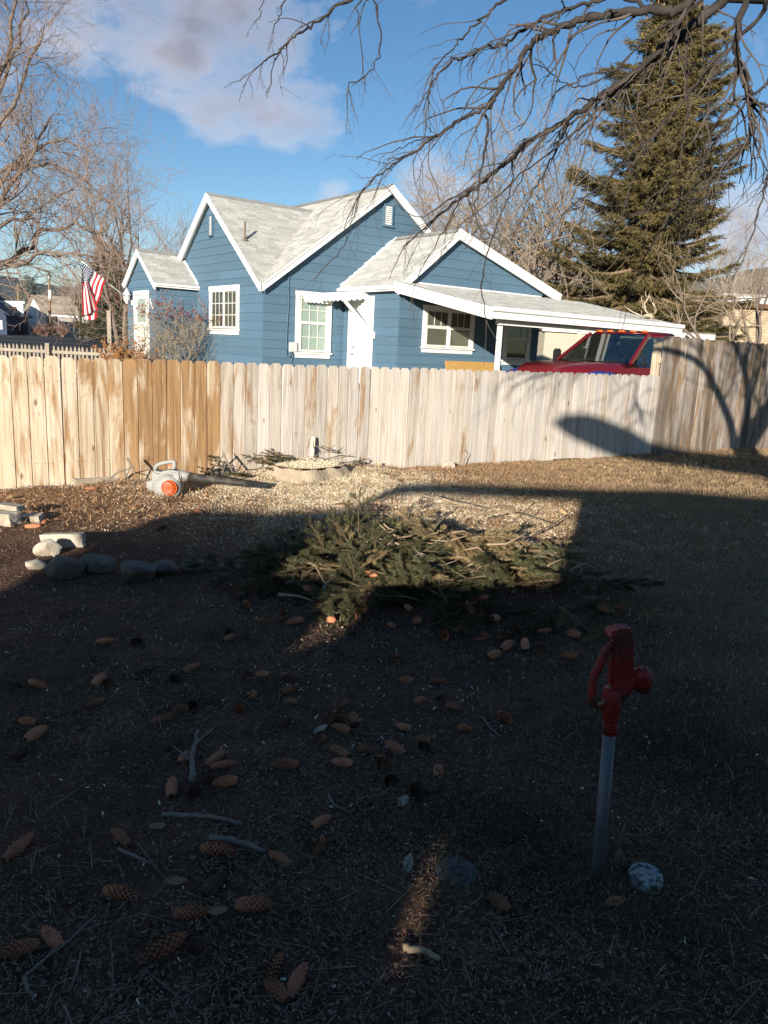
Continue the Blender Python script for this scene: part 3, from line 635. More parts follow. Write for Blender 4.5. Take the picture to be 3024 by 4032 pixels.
for ch, y, z in (('2',4.085,2.315),('0',4.005,2.215),('9',3.925,2.12)):
    t_ = text_mesh('house_number', ch, .17, Matrix.Translation((-1.162,y,z)) @ TM, WHITE, house, .006); t_['label'] = 'white house number '+ch
# ---------------------------------------------------------------- flag on its pole (rests in a bracket: a thing of its own)
RED = mat('flag_red', (.42,.02,.03), (.36,.018,.025), 20, .8); FWHT = mat('flag_white', (.72,.70,.66), (.66,.64,.6), 20, .8); NAVY = mat('flag_navy', (.02,.03,.10), (.03,.04,.12), 20, .8)
pb = HM @ Vector((-1.17, 5.47, 2.30)); Yf = pb.y-.15
Z6 = lambda x, y, Yd: at((x/3.19)*.5486, (950+y/3.19)*.5486, Yd)
tip = Z6(1022, 250, Yf-.75)
flag = thing('flag', 'american flag hanging in folds from a pole on the front porch', 'flag', pb)
b = MB(); b.tube([pb-pb, tip-pb], .014, 8); b.build('flag_pole', OFFW, flag, True)
MB().box(-.02,.06,-.03,.06,-.07,.05).build('pole_bracket', STEEL, flag)
def pol(u): # point on the pole: u=0 at the tip
    a, e = Z6(1028, 262, 0.001+Yf-.75), Z6(1335, 490, Yf-.42); return a.lerp(e, u)
cloth = MB(); nv, nu = 24, 13
def fl(u, v):          # left, front half of the flag: u 0..1 across, v 0..1 down
    a = pol(u*.48)
    m_ = Z6(1030+85*u, 512+10*u, Yf-.72+.12*u+.05*math.sin(u*7)); e = Z6(1036+194*u, 945-75*u, Yf-.66+.14*u+.07*math.sin(u*8+1))
    return a.lerp(m_, v/.4) if v < .4 else m_.lerp(e, (v-.4)/.6)
def fr(u, v):
    a = pol(.48+.52*u); e = Z6(1128+87*u, 570+235*u, Yf-.50+.03*u); p = a.lerp(e, v); p.y += .04*math.sin(v*6+u*4); return p
def panel(fn, n, nv, matf):
    V = [fn(i/n, j/nv)-pb for j in range(nv+1) for i in range(n+1)]
    cloth.add(V, [], 0); o = len(cloth.v)-len(V)
    for j in range(nv):
        for i in range(n): cloth.f.append((o+j*(n+1)+i, o+j*(n+1)+i+1, o+(j+1)*(n+1)+i+1, o+(j+1)*(n+1)+i)); cloth.mi.append(matf(i, j))
panel(fl, 28, 20, lambda i, j: 2 if j < 8 else (0 if (i//4)%2 == 0 else 1))
panel(fr, 24, 10, lambda i, j: 1 if (i//4)%2 == 0 else 0)
def flap(u, v): return Z6(1070+150*u, 905-10*u+(75+10*math.sin(u*3))*v+30*(u-u*u)*v, Yf-.55+.05*v)
panel(flap, 16, 4, lambda i, j: 1 if (i//4)%2 == 0 else 0)
me = cloth.mesh('cloth', [RED, FWHT, NAVY], True); clo = link('cloth', me, flag); sd = clo.modifiers.new('thick', 'SOLIDIFY'); sd.thickness = .003
st = MB()
for j in range(9):
    for i in range(6 if j % 2 == 0 else 5):
        u = (i+.5+(j%2)*.5)/6.2; v = .4*(j+.6)/9.2; c_ = fl(u, v)-pb; c_.y -= .012
        st.add([c_+Vector((math.sin(2*math.pi*k/10)*r, 0, math.cos(2*math.pi*k/10)*r)) for k, r in enumerate([.019,.008]*5)], [tuple(range(10))])
st.build('stars', FWHT, flag)
# ---------------------------------------------------------------- things at the house
PLY = mat('tan_panel', (.42,.24,.07), (.47,.28,.09), 6, .7)
pn = MB(HM); pn.prism([(3.55,-2.75,.05),(5.35,-2.75,.05),(5.35,-2.45,1.17),(3.55,-2.45,1.17)], HM.to_3x3().inverted() @ Vector((0,0,0)) + Vector((0,.03,0)))
o = pn.build('plywood_panel', PLY, bevel=.004); tag(o, 'tan panel leaning under the carport window behind the fence', 'panel')
BONE = mat('antler_bone', (.55,.47,.34), (.42,.34,.22), 12, .6)
an = thing('antlers', 'bleached deer antlers with skull lying on the carport roof', 'antlers', HM @ Vector((8.05,-4.75,2.40)), HANG)
b = MB(); b.lathe([(.03,-.2),(.06,-.12),(.09,0),(.08,.1),(.03,.15)], 10, 'x', (0,0,.05)); b.build('skull', BONE, an, True)
for s_, l_ in ((-1,.5),(1,.48)):
    pts = [(.05,.06*s_,.09),(.02,.16*s_,.15),(-.12,.26*s_,.22),(-.28,.24*s_,.36),(-.34,.16*s_,.52)] if s_ < 0 else [(.08,.06,.1),(.0,.12,.2),(-.02,.16,.36),(.06,.12,.50),(.0,.06,.6)]
    b = MB(); b.tube(pts, [.022,.02,.018,.014,.004], 7)
    for k in (1, 2, 3): p0 = Vector(pts[k]); b.tube([p0, p0+Vector((-.1,.02*s_,.07)), p0+Vector((-.14,.0,.17))], [.013,.01,.003], 6)
    b.build('antler', BONE, an, True)
b = MB(); b.tube([(-.1,-.1,.02),(-.5,-.15,.04),(-.75,-.05,.12),(-.9,.1,.25)], [.02,.018,.014,.004], 6); b.tube([(-.5,-.15,.04),(-.62,-.2,.16)], [.014,.004], 6); b.build('antler', BONE, an, True)
# ================================================================ unseen caster added behind the camera, outline shaped from the yard's shadows
CASTER = mat('caster_surface', (.30,.28,.25), (.36,.33,.29), 5, .8)
pr = thing('shadow_caster', 'added unseen shadow caster behind the camera, with a gap for the sunlit patch', 'shadow caster', (0,-4,0))
def slab(name, poly, th=.14): b = MB(); b.prism([(x, 0, z) for x, z in poly], (0, -th, 0)); return b.build(name, CASTER, pr)
slab('wall', [(-4.62,0),(-2.53,0),(-2.53,1.86),(-3.0,1.86),(-3.03,2.24),(-3.35,2.26),(-3.9,2.20),(-4.45,2.21),(-4.62,2.16),(-4.60,1.98),(-4.50,1.80),(-4.40,1.66),(-4.62,1.5)], .03)  # caster panel, its edge shaped to the outline of the shade
slab('wall', [(-2.53,0),(-1.53,0),(-1.53,1.87),(-2.37,1.86),(-2.37,1.63),(-2.53,1.58)], .03)
slab('wall', [(-1.53,0),(-1.48,0),(-1.48,1.205),(-1.53,1.20)], .03); slab('wall', [(-1.53,1.28),(-1.48,1.285),(-1.48,1.87),(-1.53,1.87)], .03)  # slot left open to throw a thin sun streak on the soil
slab('wall', [(-1.48,0),(9,0),(9,2.6),(.9,2.60),(-.4,2.66),(-1.05,2.62),(-1.385,2.62),(-1.36,1.9),(-1.48,1.87)], .03)
slab('caster_bar', [(-3.34,2.26),(-3.2,2.44),(-2.9,2.47),(-1.385,2.475),(-1.385,2.62),(-2.7,2.61),(-3.26,2.56)])
slab('roof', [(-1.95,3.60),(-1.8,3.52),(-1.3,3.36),(-.7,3.22),(.6,3.05),(9,3.05),(9,3.40),(.7,3.44),(-.5,3.53),(-.8,3.66),(-1.3,3.78),(-1.5,3.80),(-1.8,3.74)], .5)  # added overhang, shaped to drop its blob of shade on the fence
for x in (.9, 3.4, 6.2, 8.8): MB().box(x-.06, x+.06, -.32, -.2, 2.5, 3.06).build('caster_post', CASTER, pr)
# ================================================================ stones, timbers, stump
def stone(label, x, y, w, h, d, m, boxy=0.0, sink=.25, rz=None, seed=0, cat='rock', name='rock', group=None, dz=0):
    p = G(x, y); bm = bmesh.new(); w, h, d = w*(.70 if boxy else .76), h*(.86 if not boxy else .8), d*.74
    if boxy:
        bmesh.ops.create_cube(bm, size=2); bmesh.ops.subdivide_edges(bm, edges=bm.edges, cuts=5, use_grid_fill=True)
    else: bmesh.ops.create_icosphere(bm, subdivisions=4, radius=1)
    rp_ = random.Random(seed*13+1); planes = [(Vector((rp_.gauss(0,1), rp_.gauss(0,1), rp_.gauss(.2,.8))).normalized(), rp_.uniform(.55,.85)) for _ in range(9)]
    for v in bm.verts:
        c = v.co.copy(); q = c*1.3+Vector((seed*7.3, seed*3.1, 0))
        n = mnoise.fractal(q, 1.0, 2.0, 4)*(.06 if boxy else .12)+mnoise.noise(q*.8)*(.03 if boxy else .16)
        if not boxy: n += -.10*max(0, mnoise.noise(q*2.2+Vector((5,5,5))))
        v.co = c*(1+n)
        if not boxy:
            for pn_ in planes: v.co -= pn_[0]*max(0, v.co.dot(pn_[0])-pn_[1])*.9
        v.co = Vector((v.co.x*w/2, v.co.y*d/2, v.co.z*h/2))
    if boxy: bmesh.ops.bevel(bm, geom=[e for e in bm.edges if e.calc_face_angle(0) > .9], offset=min(w,h,d)*.05, segments=1, affect='EDGES')
    me = bpy.data.meshes.new(name); bm.to_mesh(me); bm.free(); me.materials.append(m)
    if not boxy: me.polygons.foreach_set('use_smooth', [True]*len(me.polygons))
    o = link(name, me, None, (p.x, p.y+d*.35, p.z+h/2*(1-sink)+dz)); o.rotation_euler = (rng.uniform(-.08,.08), rng.uniform(-.1,.1), rng.uniform(-.5,.5) if rz is None else rz)
    return tag(o, label, cat, group)
GREYS = mat('grey_fieldstone', (.15,.115,.09), (.235,.19,.155), 9, .85, .012, 22, .2, c=(.09,.068,.052), cscale=5)
PALES = mat('pale_limestone', (.46,.40,.31), (.58,.51,.41), 10, .85, .012, 24, .2, c=(.36,.30,.22), cscale=6)
stone('large grey boulder at the left of the dark stone edging row', 130, 1252, .30, .21, .24, GREYS, seed=1)
stone('broad grey boulder second in the stone edging row', 206, 1244, .33, .16, .22, GREYS, seed=2)
stone('dark round boulder in the middle of the stone edging row', 288, 1262, .31, .18, .24, GREYS, seed=3)
stone('long grey stone touching the dark round edging boulder', 352, 1250, .24, .13, .18, GREYS, seed=4)
stone('small grey stone right of the others in the edging row', 418, 1240, .24, .11, .17, GREYS, seed=5)
stone('low half-buried stone at the right end of the edging row', 496, 1234, .2, .07, .15, GREYS, seed=6, sink=.5)
stone('jagged whitish rock in front of the flat pale brick', 96, 1203, .27, .14, .17, PALES, seed=7)
stone('small pale stone left of the edging row in sunlight', 72, 1231, .19, .085, .13, PALES, seed=8)
stone('flat pale brick standing on edge in the sunlit soil', 135, 1186, .40, .115, .08, PALES, boxy=1, sink=.1, rz=.03, seed=9, cat='brick', name='paving_brick')
stone('pale squared stone block at the left edge of the yard', 8, 1139, .27, .12, .16, PALES, boxy=1, sink=.1, rz=-.35, seed=10, cat='stone block', name='stone_block')
stone('flat slab resting beside the squared stone block', 58, 1130, .27, .075, .16, PALES, boxy=1, sink=.1, rz=.1, seed=11, cat='stone slab', name='stone_slab')
stone('upper slab of the stone stack at the left edge', 18, 1122, .26, .05, .15, PALES, boxy=1, sink=.1, rz=-.15, seed=12, cat='stone slab', name='stone_slab', dz=.085)
stone('pale stone by the end of the fence-side timber', 968, 1012, .30, .12, .16, PALES, seed=13, sink=.3)
stone('small pale stone beside the stump near the leaning stake', 632, 1003, .14, .11, .1, PALES, seed=14)
stone('flat bleached stone lying behind the bough pile', 935, 1086, .36, .05, .14, PALES, seed=15, sink=.4)
TIMB = mat('weathered_timber', (.34,.28,.21), (.46,.39,.30), 5, .85, .006, 30, .2, stretch=(.12,1,1))
def timber(name, label, p0, p1, w, h, cat='timber', bev=.012, m=TIMB):
    p0, p1 = Vector(p0), Vector(p1); b = MB(); n = 8; o0 = p0.copy()
    d = (p1-p0).normalized(); r = d.cross(Vector((0,0,1))).normalized(); vs = []; fs = []
    for i in range(n+1):
        p = p0.lerp(p1, i/n)-o0+Vector((0,0,rng.uniform(-.004,.004)))
        vs += [p-r*w/2*rng.uniform(.95,1.04), p+r*w/2*rng.uniform(.95,1.04), p+r*w/2*.97+Vector((0,0,h*rng.uniform(.95,1.03))), p-r*w/2*.97+Vector((0,0,h*rng.uniform(.95,1.03)))]
    for i in range(n):
        for j in range(4): fs.append((i*4+j, i*4+(j+1)%4, i*4+4+(j+1)%4, i*4+4+j))
    fs += [(3,2,1,0), (n*4, n*4+1, n*4+2, n*4+3)]; b.add(vs, fs)
    return tag(b.build(name, m, None, loc=o0, bevel=bev), label, cat)
a_ = G(157, 1052); b_ = G(330, 1036); timber('landscape_timber', 'grey landscape timber lying along the fence left of the leaf blower', a_-Vector((0,0,.02)), b_+(b_-a_)*.15-Vector((0,0,.02)), .10, .085)
a_ = G(520, 1030); b_ = G(395, 1040); timber('landscape_timber', 'short weathered timber behind the leaf blower tube', a_+Vector((0,.2,-.03)), b_+Vector((0,.45,-.03)), .09, .085)
a_ = G(705, 1014); b_ = G(1003, 1004); timber('landscape_timber', 'long flat timber against the fence right of the stump', a_+Vector((.05,.05,0)), b_+Vector((0,.02,-.02)), .13, .06)
p = FO+FD*3.11-FNn*.07; timber('stake', 'narrow pale stake leaning upright against the fence by the stump', (p.x, p.y-.06, .05), (p.x+.01, p.y+.03, .40), .05, .022, 'stake', .003, mat('pale_stake', (.55,.48,.38), (.45,.38,.29), 7, .8, .002, 60, stretch=(1,1,.1)))
# stump of the felled tree
BARK = mat('stump_bark', (.36,.28,.19), (.48,.39,.28), 10, .95, .03, 18, .1, stretch=(1,1,.3))
def ring_wood():
    M, t, P = newmat('sawn_wood', .85, .15); L = t.links; tc = nd(t, 'ShaderNodeTexCoord')
    w = nd(t, 'ShaderNodeTexWave', wave_type='RINGS', rings_direction='Z', _Scale=14.0, _Distortion=3.0, _Detail=4.0); w.inputs['Detail Scale'].default_value = 1.5; L.new(tc.outputs['Object'], w.inputs[0])
    n = nd(t, 'ShaderNodeTexNoise', _Scale=26.0, _Detail=6.0); L.new(tc.outputs['Object'], n.inputs[0])
    a = nd(t, 'ShaderNodeMix', data_type='RGBA'); a.inputs['A'].default_value = (.50,.37,.22,1); a.inputs['B'].default_value = (.60,.47,.31,1); L.new(w.outputs['Fac'], a.inputs['Factor'])
    r = nd(t, 'ShaderNodeMapRange', _1=.42, _2=.62); L.new(n.outputs['Fac'], r.inputs[0])
    m2 = nd(t, 'ShaderNodeMix', data_type='RGBA'); m2.inputs['B'].default_value = (.66,.55,.40,1); L.new(r.outputs[0], m2.inputs['Factor']); L.new(a.outputs['Result'], m2.inputs['A']); L.new(m2.outputs['Result'], P.inputs['Base Color'])
    b = nd(t, 'ShaderNodeBump', _Strength=.7, _Distance=.006); L.new(n.outputs['Fac'], b.inputs['Height']); L.new(b.outputs[0], P.inputs['Normal']); return M
sp0 = Vector((-.86, 8.10, 0)); sz = gz1(sp0.x, sp0.y)
stump = thing('tree_stump', 'wide low fresh-cut tree stump covered in sawdust near the fence', 'stump', (sp0.x, sp0.y, sz))
N = 72; radf = [.365*(1+.07*math.sin(3*a+.6)+.05*math.sin(5*a+2)+.03*math.sin(9*a)+.035*mnoise.noise((math.cos(a)*3, math.sin(a)*3, 4))) for a in np.linspace(0, 2*math.pi, N, False)]
b = MB(); vs = []
for k_, (s_, z) in enumerate(((1.30,-.12),(1.16,-.015),(1.06,.03),(1.0,.060))):
    for j in range(N):
        a = 2*math.pi*j/N; w = 1+(.008*math.sin(j*2.3)+.006*math.sin(j*5.1))*(k_ > 0); vs.append((math.cos(a)*radf[j]*s_*w*1.06, math.sin(a)*radf[j]*s_*w, z+.008*math.sin(j*.9)*(k_ == 3)))
b.add(vs, [(i*N+j, i*N+(j+1)%N, (i+1)*N+(j+1)%N, (i+1)*N+j) for i in range(3) for j in range(N)]); b.build('bark', BARK, stump, True)
vs = []; R_ = 9
for i in range(R_+1):
    for j in range(N): a = 2*math.pi*j/N; q = i/R_; vs.append((math.cos(a)*radf[j]*q*1.03, math.sin(a)*radf[j]*q*.975, .072+.010*mnoise.noise((q*4*math.cos(a), q*4*math.sin(a), 1))))
b = MB(); b.add(vs, [(i*N+j, i*N+(j+1)%N, (i+1)*N+(j+1)%N, (i+1)*N+j) for i in range(R_) for j in range(N)]); b.build('cut_face', ring_wood(), stump, True)
# ================================================================ leaf blower
BG = mat('light_grey_plastic', (.27,.26,.235), (.33,.32,.29), 14, .5, .0008, 60)
YB = 6.93
bp0 = G(365, 1075); bl = thing('leaf_blower', 'grey and orange handheld leaf blower lying on sawdust before the fence', 'leaf blower', (bp0.x, YB, bp0.z))
def BP(x, y, dy=0): q = at((550+x/3.016)*.5486, (1750+y/3.016)*.5486, YB+dy); return q-Vector((bp0.x, YB, bp0.z))
ctr = BP(345, 500)
b = MB()     # fan housing: flattened drum, slightly egg shaped
prof = [(.001,.095),(.06,.095),(.10,.085),(.122,.062),(.130,.03),(.130,-.03),(.122,-.06),(.10,-.08),(.06,-.09),(.001,-.09)]
b.lathe(prof, 40, 'y', ctr)
for v in b.v:
    dx, dz = v.x-ctr.x, v.z-ctr.z
    if dx < 0: v.x = ctr.x+dx*1.05
    if dz < 0: v.z = ctr.z+dz*.93
body = b.build('housing', BG, bl, True)
up = MB(); poly = [BP(*q) for q in ((140,470),(165,430),(170,290),(205,300),(240,322),(300,308),(360,296),(430,300),(500,318),(515,400),(470,440),(300,520))]
up.prism([p+Vector((0,.07,0)) for p in poly], (0,-.135,0)); up.build('motor_cover', BG, bl, bevel=.016)
tail = MB(); tail.lathe([(.04,-.055),(.05,-.045),(.052,.045),(.04,.055)], 20, 'y', BP(160,480)); tail.build('rear_cap', BG, bl, True)
hb = MB(); hb.tube([BP(*q) for q in ((186,310),(190,268),(215,242),(262,224),(340,208),(405,202),(418,215),(412,265),(405,305))], [.021,.020,.019,.018,.018,.019,.020,.020,.021], 12); hb.build('handle', BG, bl, True)
MB().beam(BP(335,248,-.006), BP(372,246,-.006), .016, .016).build('trigger', ORANGE, bl, bevel=.003)
cl = MB(); cl.tube([BP(455,360), BP(500,360), BP(545,366), BP(590,378)], [.045,.042,.038,.040], 20); cl.build('outlet_collar', BG, bl, True)
tb = MB(); tb.tube([BP(582,380), BP(760,408), BP(960,430), BP(1240,462), BP(1285,466)], [.041,.039,.036,.029,.028], 20); tb.build('blower_tube', mat('dusty_black_plastic', (.022,.02,.018), (.05,.042,.033), 16, .6, .001, 50, c=(.10,.085,.06), cscale=9), bl, True)
gc = BP(387, 493); gf = gc.y-.100
g0 = MB(); g0.lathe([(.001,0),(.072,0)], 28, 'y', (gc.x, gf+.006, gc.z)); g0.build('grille_backing', BLACK, bl)
gm = MB()
for r in (.067,.054,.042,.031,.021,.011): gm.tube([(gc.x+r*math.cos(a), gf, gc.z+r*math.sin(a)) for a in np.linspace(0, 2*math.pi, 33)], .0052 if r > .06 else .0026, 6, cap=False)
for k in range(10):
    a = 2*math.pi*k/10; 
    for r0, r1, ph in ((.0,.03,0),(.031,.054,.3),(.054,.067,.1)): gm.tube([(gc.x+r0*math.cos(a+ph), gf, gc.z+r0*math.sin(a+ph)), (gc.x+r1*math.cos(a+ph), gf, gc.z+r1*math.sin(a+ph))], .0026, 5)
gm.build('intake_grille', ORANGE, bl, True)
MX = Matrix(((1,0,0,0),(0,0,-1,0),(0,1,0,0),(0,0,0,1)))
tp = BP(368, 352); text_mesh('lettering', 'STIHL', .031, Matrix.Translation((tp.x, -.0665, tp.z)) @ Matrix.Rotation(-.06, 4, 'Y') @ MX @ Matrix.Shear('XZ', 4, (0,0)) @ Matrix.Diagonal((1.12,1,1,1)), BLACK, bl, .0008)
b = MB()
for q in ((258,336),(190,492),(175,455)): c_ = BP(*q); b.lathe([(.005,0),(.004,.003)], 8, 'y', (c_.x, -.066 if q[0] > 200 else c_.y-.07, c_.z))
b.build('screws', BLACK, bl)
MB().box(BP(415,300).x-.008, BP(415,300).x+.01, -.03, .03, BP(415,300).z-.006, BP(415,300).z+.01).build('cord_clip', BLACK, bl)
# ================================================================ yard hydrant
HRED = mat('worn_red_paint', (.33,.030,.022), (.25,.022,.017), 30, .55, .0016, 70, .3, c=(.11,.035,.024), cscale=22)
HP = mat('galvanised_pipe', (.11,.11,.115), (.155,.155,.16), 26, .5, .0006, 120, .5, .35)
YH = 1.885
hb0 = at((2100+425/1.7013)*.5486, (2350+1905/1.7013)*.5486, YH); hyd = thing('yard_hydrant', 'red yard hydrant on a galvanised standpipe in the shaded foreground', 'hydrant', hb0)
def HY(x, y, dy=0): return at((2100+x/1.7013)*.5486, (2350+y/1.7013)*.5486, YH+dy)-hb0
pd = (HY(508,930)-HY(425,1905)).normalized()
b = MB(); b.tube([HY(425,1905)-pd*.15, HY(510,905)], .0168, 20); b.build('standpipe', HP, hyd, True)
b = MB(); q0 = HY(510,915)     # threaded collar and casting below the head
b.tube([q0, HY(516,830), HY(517,822), HY(518,812), HY(520,775), HY(522,766), HY(524,700), HY(528,640), HY(530,610)], [.0185,.0195,.0225,.0235,.0235,.0270,.0272,.0235,.0215], 20)
hb_ = b.build('valve_body', HRED, hyd, True)
b = MB(); b.tube([HY(552,735), HY(600,640), HY(655,560), HY(700,525), HY(735,520)], [.010,.016,.0185,.0195,.0205], 16); b.build('spout_arm', HRED, hyd, True)
b = MB(); b.tube([HY(738,505), HY(740,560), HY(737,575), HY(735,630)], [.0225,.0225,.0185,.019], 16); b.tube([HY(700,520), HY(770,535,-.015)], [.0225,.019], 14); b.build('spout_nozzle', HRED, hyd, True)
b = MB(); b.tube([HY(735,515), HY(752,480), HY(758,472)], [.010,.0085,.0075], 10); b.build('spout_lug', HRED, hyd, True)
hd = MB(); pl = [HY(*q) for q in ((505,600),(508,480),(522,330),(540,250),(555,225),(630,210),(655,235),(662,400),(663,520),(640,590),(575,612))]
hd.prism([p+Vector((0,.019,0)) for p in pl], (0,-.038,0)); hdo = hd.build('head_casting', HRED, hyd, bevel=.006)
cp_ = MB(); cp_.prism([HY(*q)+Vector((0,.026,0)) for q in ((490,235),(500,272),(640,262),(655,205),(630,195),(540,200))], (0,-.052,0)); cp_.build('top_yoke', HRED, hyd, bevel=.006)
b = MB(); b.lathe([(.007,-.03),(.007,.03)], 10, 'y', HY(512,242)); b.build('pivot_pin', HRED, hyd)
for q, (w_, h_) in (((585,330),(.007,.030)), ((600,410),(.008,.026)), ((540,420),(.005,.02)), ((580,480),(.009,.017)), ((620,480),(.006,.028)), ((560,300),(.006,.012)), ((535,500),(.004,.015))):
    c_ = HY(*q); MB().box(c_.x-w_, c_.x+w_, -.0255, -.017, c_.z-h_/2, c_.z+h_/2).build('cast_rib', HRED, hyd, bevel=.002)
lv = [HY(*q, -.004) for q in ((548,300),(515,330),(478,370),(462,420),(438,470),(405,530),(396,600),(392,670),(398,715),(430,740),(470,728),(495,712))]
b = MB(); b.tube(lv, [.0085,.0095,.011,.0115,.0115,.011,.0105,.0105,.010,.009,.007,.006], 10); lo = b.build('pump_lever', HRED, hyd, True)
b = MB(); b.tube([HY(430,722,-.02), HY(495,708,-.02)], .0045, 8); b.tube([HY(480,705,-.02), HY(470,690,-.03)], .004, 8); b.build('set_screw', mat('tan_brass', (.30,.18,.10), (.25,.15,.08), 30, .5, metal=.5), hyd, True)
for q_ in ((498,690),(545,690),(520,640)):
    c_ = HY(*q_); b = MB(); b.lathe([(.0065,0),(.0065,.006),(.004,.008)], 6, 'y', (c_.x, -.026, c_.z)); b.build('bolt_head', HRED, hyd)
for yy in (880,860,840): b = MB(); b.tube([HY(515,yy+4), HY(515,yy-4)], .0208, 18); b.build('thread_ring', HRED, hyd, True)
b = MB(); b.tube([HY(545,295), HY(530,620)], .0055, 8); b.build('plunger_rod', STEEL, hyd, True)
# capped pipe beside it and flat valve lid
CAPM = mat('scuffed_white_plastic', (.34,.35,.32), (.44,.45,.42), 14, .7, .002, 60, .2, c=(.06,.06,.055), cscale=55)
p = G(1398, 1915); b = MB(); b.lathe([(.046,-.06),(.046,.016),(.0445,.0195),(.042,.0205),(.001,.0205)], 32); o = b.build('pipe_cap', CAPM, None, False, (p.x, p.y+.02, p.z+.012)); o.rotation_euler = (.12, -.04, 0); tag(o, 'round scuffed white pipe cap in the grass beside the hydrant', 'cap')
p = G(985, 1905); b = MB(); b.lathe([(.058,-.02),(.058,.006),(.054,.009),(.018,.009),(.016,.004),(.001,.004)], 30); o = b.build('valve_lid', mat('grey_plastic_lid', (.085,.078,.072), (.12,.112,.105), 20, .7, .001, 70, c=(.07,.06,.05), cscale=12), None, False, (p.x, p.y+.01, p.z-.001)); o.rotation_euler = (.03, .02, 0); tag(o, 'flat round grey valve lid lying in the soil, half in a sun streak', 'lid')
# ================================================================ leaf rake lying tines up by the bough pile
rk = thing('leaf_rake', 'black leaf rake lying in sawdust at the back of the bough pile', 'rake', G(790, 1150))
RK0 = G(790, 1150)
for i in range(11):
    u = i/10; a = G(745+62*u, 1148-6*u)-RK0; e = G(778+56*u, 1100+4*u)-RK0
    MB().tube([a+Vector((0,0,.03)), a.lerp(e, .5)+Vector((0,0,.05)), e+Vector((0,0,.035)), e+Vector((.012,.045,.005))], .0042, 5).build('tine', BLACK, rk, True)
for t_ in (.3, .62): 
    a = G(745, 1148)-RK0; e = G(778, 1100)-RK0; c_ = G(807, 1142)-RK0; d_ = G(834, 1104)-RK0
    MB().tube([a.lerp(e, t_)+Vector((0,0,.052)), c_.lerp(d_, t_)+Vector((0,0,.052))], .005, 5).build('cross_bar', BLACK, rk, True)
MB().tube([G(776,1146)-RK0+Vector((0,0,.045)), G(768,1162)-RK0+Vector((0,0,.06)), G(700,1290)-RK0+Vector((0,0,.05))], .013, 8).build('rake_handle', mat('green_handle', (.10,.25,.20), (.13,.3,.24), 10, .5), rk, True)
# ================================================================ spruce cones
CONE_T = [mat('tan_cone_scales', (.52,.185,.09), (.64,.265,.135), 40, .8, .002, 120, .2, rnd=.5), mat('brown_cone_scales', (.34,.125,.062), (.44,.175,.09), 40, .8, .002, 120, .2, rnd=.5), mat('dark_open_cone', (.09,.048,.032), (.17,.095,.062), 40, .85, .002, 120, .2, rnd=.4)]
DARKC = mat('cone_core_shade', (.045,.022,.012), (.06,.03,.016), 40, .9)  # dark core; the shade between the scales is put into its colour
def cone_mesh(L, R, openness, seed, m):
    r = random.Random(seed); b = MB(); n = 20; prof = []
    for i in range(11):
        t = i/10; prof.append((max(.002, R*(.80 if openness > .5 else .93)*(math.sin(math.pi*min(1, .12+t*.94))**.5)), (t-.5)*L))
    b.lathe([(q[0]*.84, q[1]) for q in prof], 10, 'x', mi=1)
    rows = 14; per = 8; bend = r.uniform(-.12, .12)
    for i in range(rows):
        t = (i+.3)/rows
        rr = R*(math.sin(math.pi*min(1, .12+t*.92))**.5)
        for k in range(per):
            a = 2*math.pi*(k+.5*(i%2))/per+r.uniform(-.06,.06); x = (t-.5)*L
            w = 2*math.pi*rr/per*.52; ln = L/rows*1.9; lift = rr*(.20+.34*openness*r.uniform(.6,1.2))
            ca, sa = math.cos(a), math.sin(a); o = Vector((0, ca, sa)); tg = Vector((0, -sa, ca)); ax = Vector((1,0,0))
            c0 = ax*x+o*rr*.80
            b.add([c0-tg*w*.7, c0+tg*w*.7, c0+ax*ln*.72+o*(lift)+tg*w*.8, c0+ax*ln+o*(lift*1.02), c0+ax*ln*.72+o*lift-tg*w*.8], [(0,1,2,3,4)])
    for v in b.v: v.z += bend*(v.x*v.x)/L*4*.25
    return b.mesh('spruce_cone', [m, DARKC])
def eaten(me, seed):
    # squirrel-stripped copy: part of the scales gone, tip broken
    m2 = me.copy(); bm = bmesh.new(); bm.from_mesh(m2); r = random.Random(seed); cut = r.uniform(.0,.03)
    bmesh.ops.delete(bm, geom=[f for f in bm.faces if f.material_index == 0 and (f.calc_center_median().x > cut or r.random() < .25)], context='FACES')
    for v in bm.verts:
        if v.co.x > cut: v.co.y *= .55; v.co.z *= .55
    bm.to_mesh(m2); bm.free(); return m2
CM = {0: [cone_mesh(.105,.0165,.45,1,CONE_T[0]), cone_mesh(.098,.018,.6,2,CONE_T[0]), cone_mesh(.11,.016,.4,6,CONE_T[1])], 1: [cone_mesh(.10,.019,.8,3,CONE_T[2]), cone_mesh(.088,.021,1.0,4,CONE_T[2])], 2: [cone_mesh(.112,.0195,.5,5,CONE_T[1])]}
CM[1].append(eaten(CM[2][0], 5)); CM[0].append(cone_mesh(.092,.0195,.45,11,CONE_T[0])); CM[2].append(cone_mesh(.106,.018,.9,12,CONE_T[1])); CM[0].append(cone_mesh(.112,.0150,.05,14,CONE_T[1]))
cones = []
def z1(L_): return [(x*.5, 1261.8+.5*y, a, l*.5, k) for x, y, a, l, k in L_]
def z2(L_): return [(x*.5, 1700.7+.5*y, a, l*.5, k) for x, y, a, l, k in L_]
def z3(L_): return [(658.3+x*.3968, 1426.4+y*.3968, a, l*.3968, k) for x, y, a, l, k in L_]
def z4(L_): return [(548.6+x*.496, 932.6+y*.496, a, l*.496, k) for x, y, a, l, k in L_]
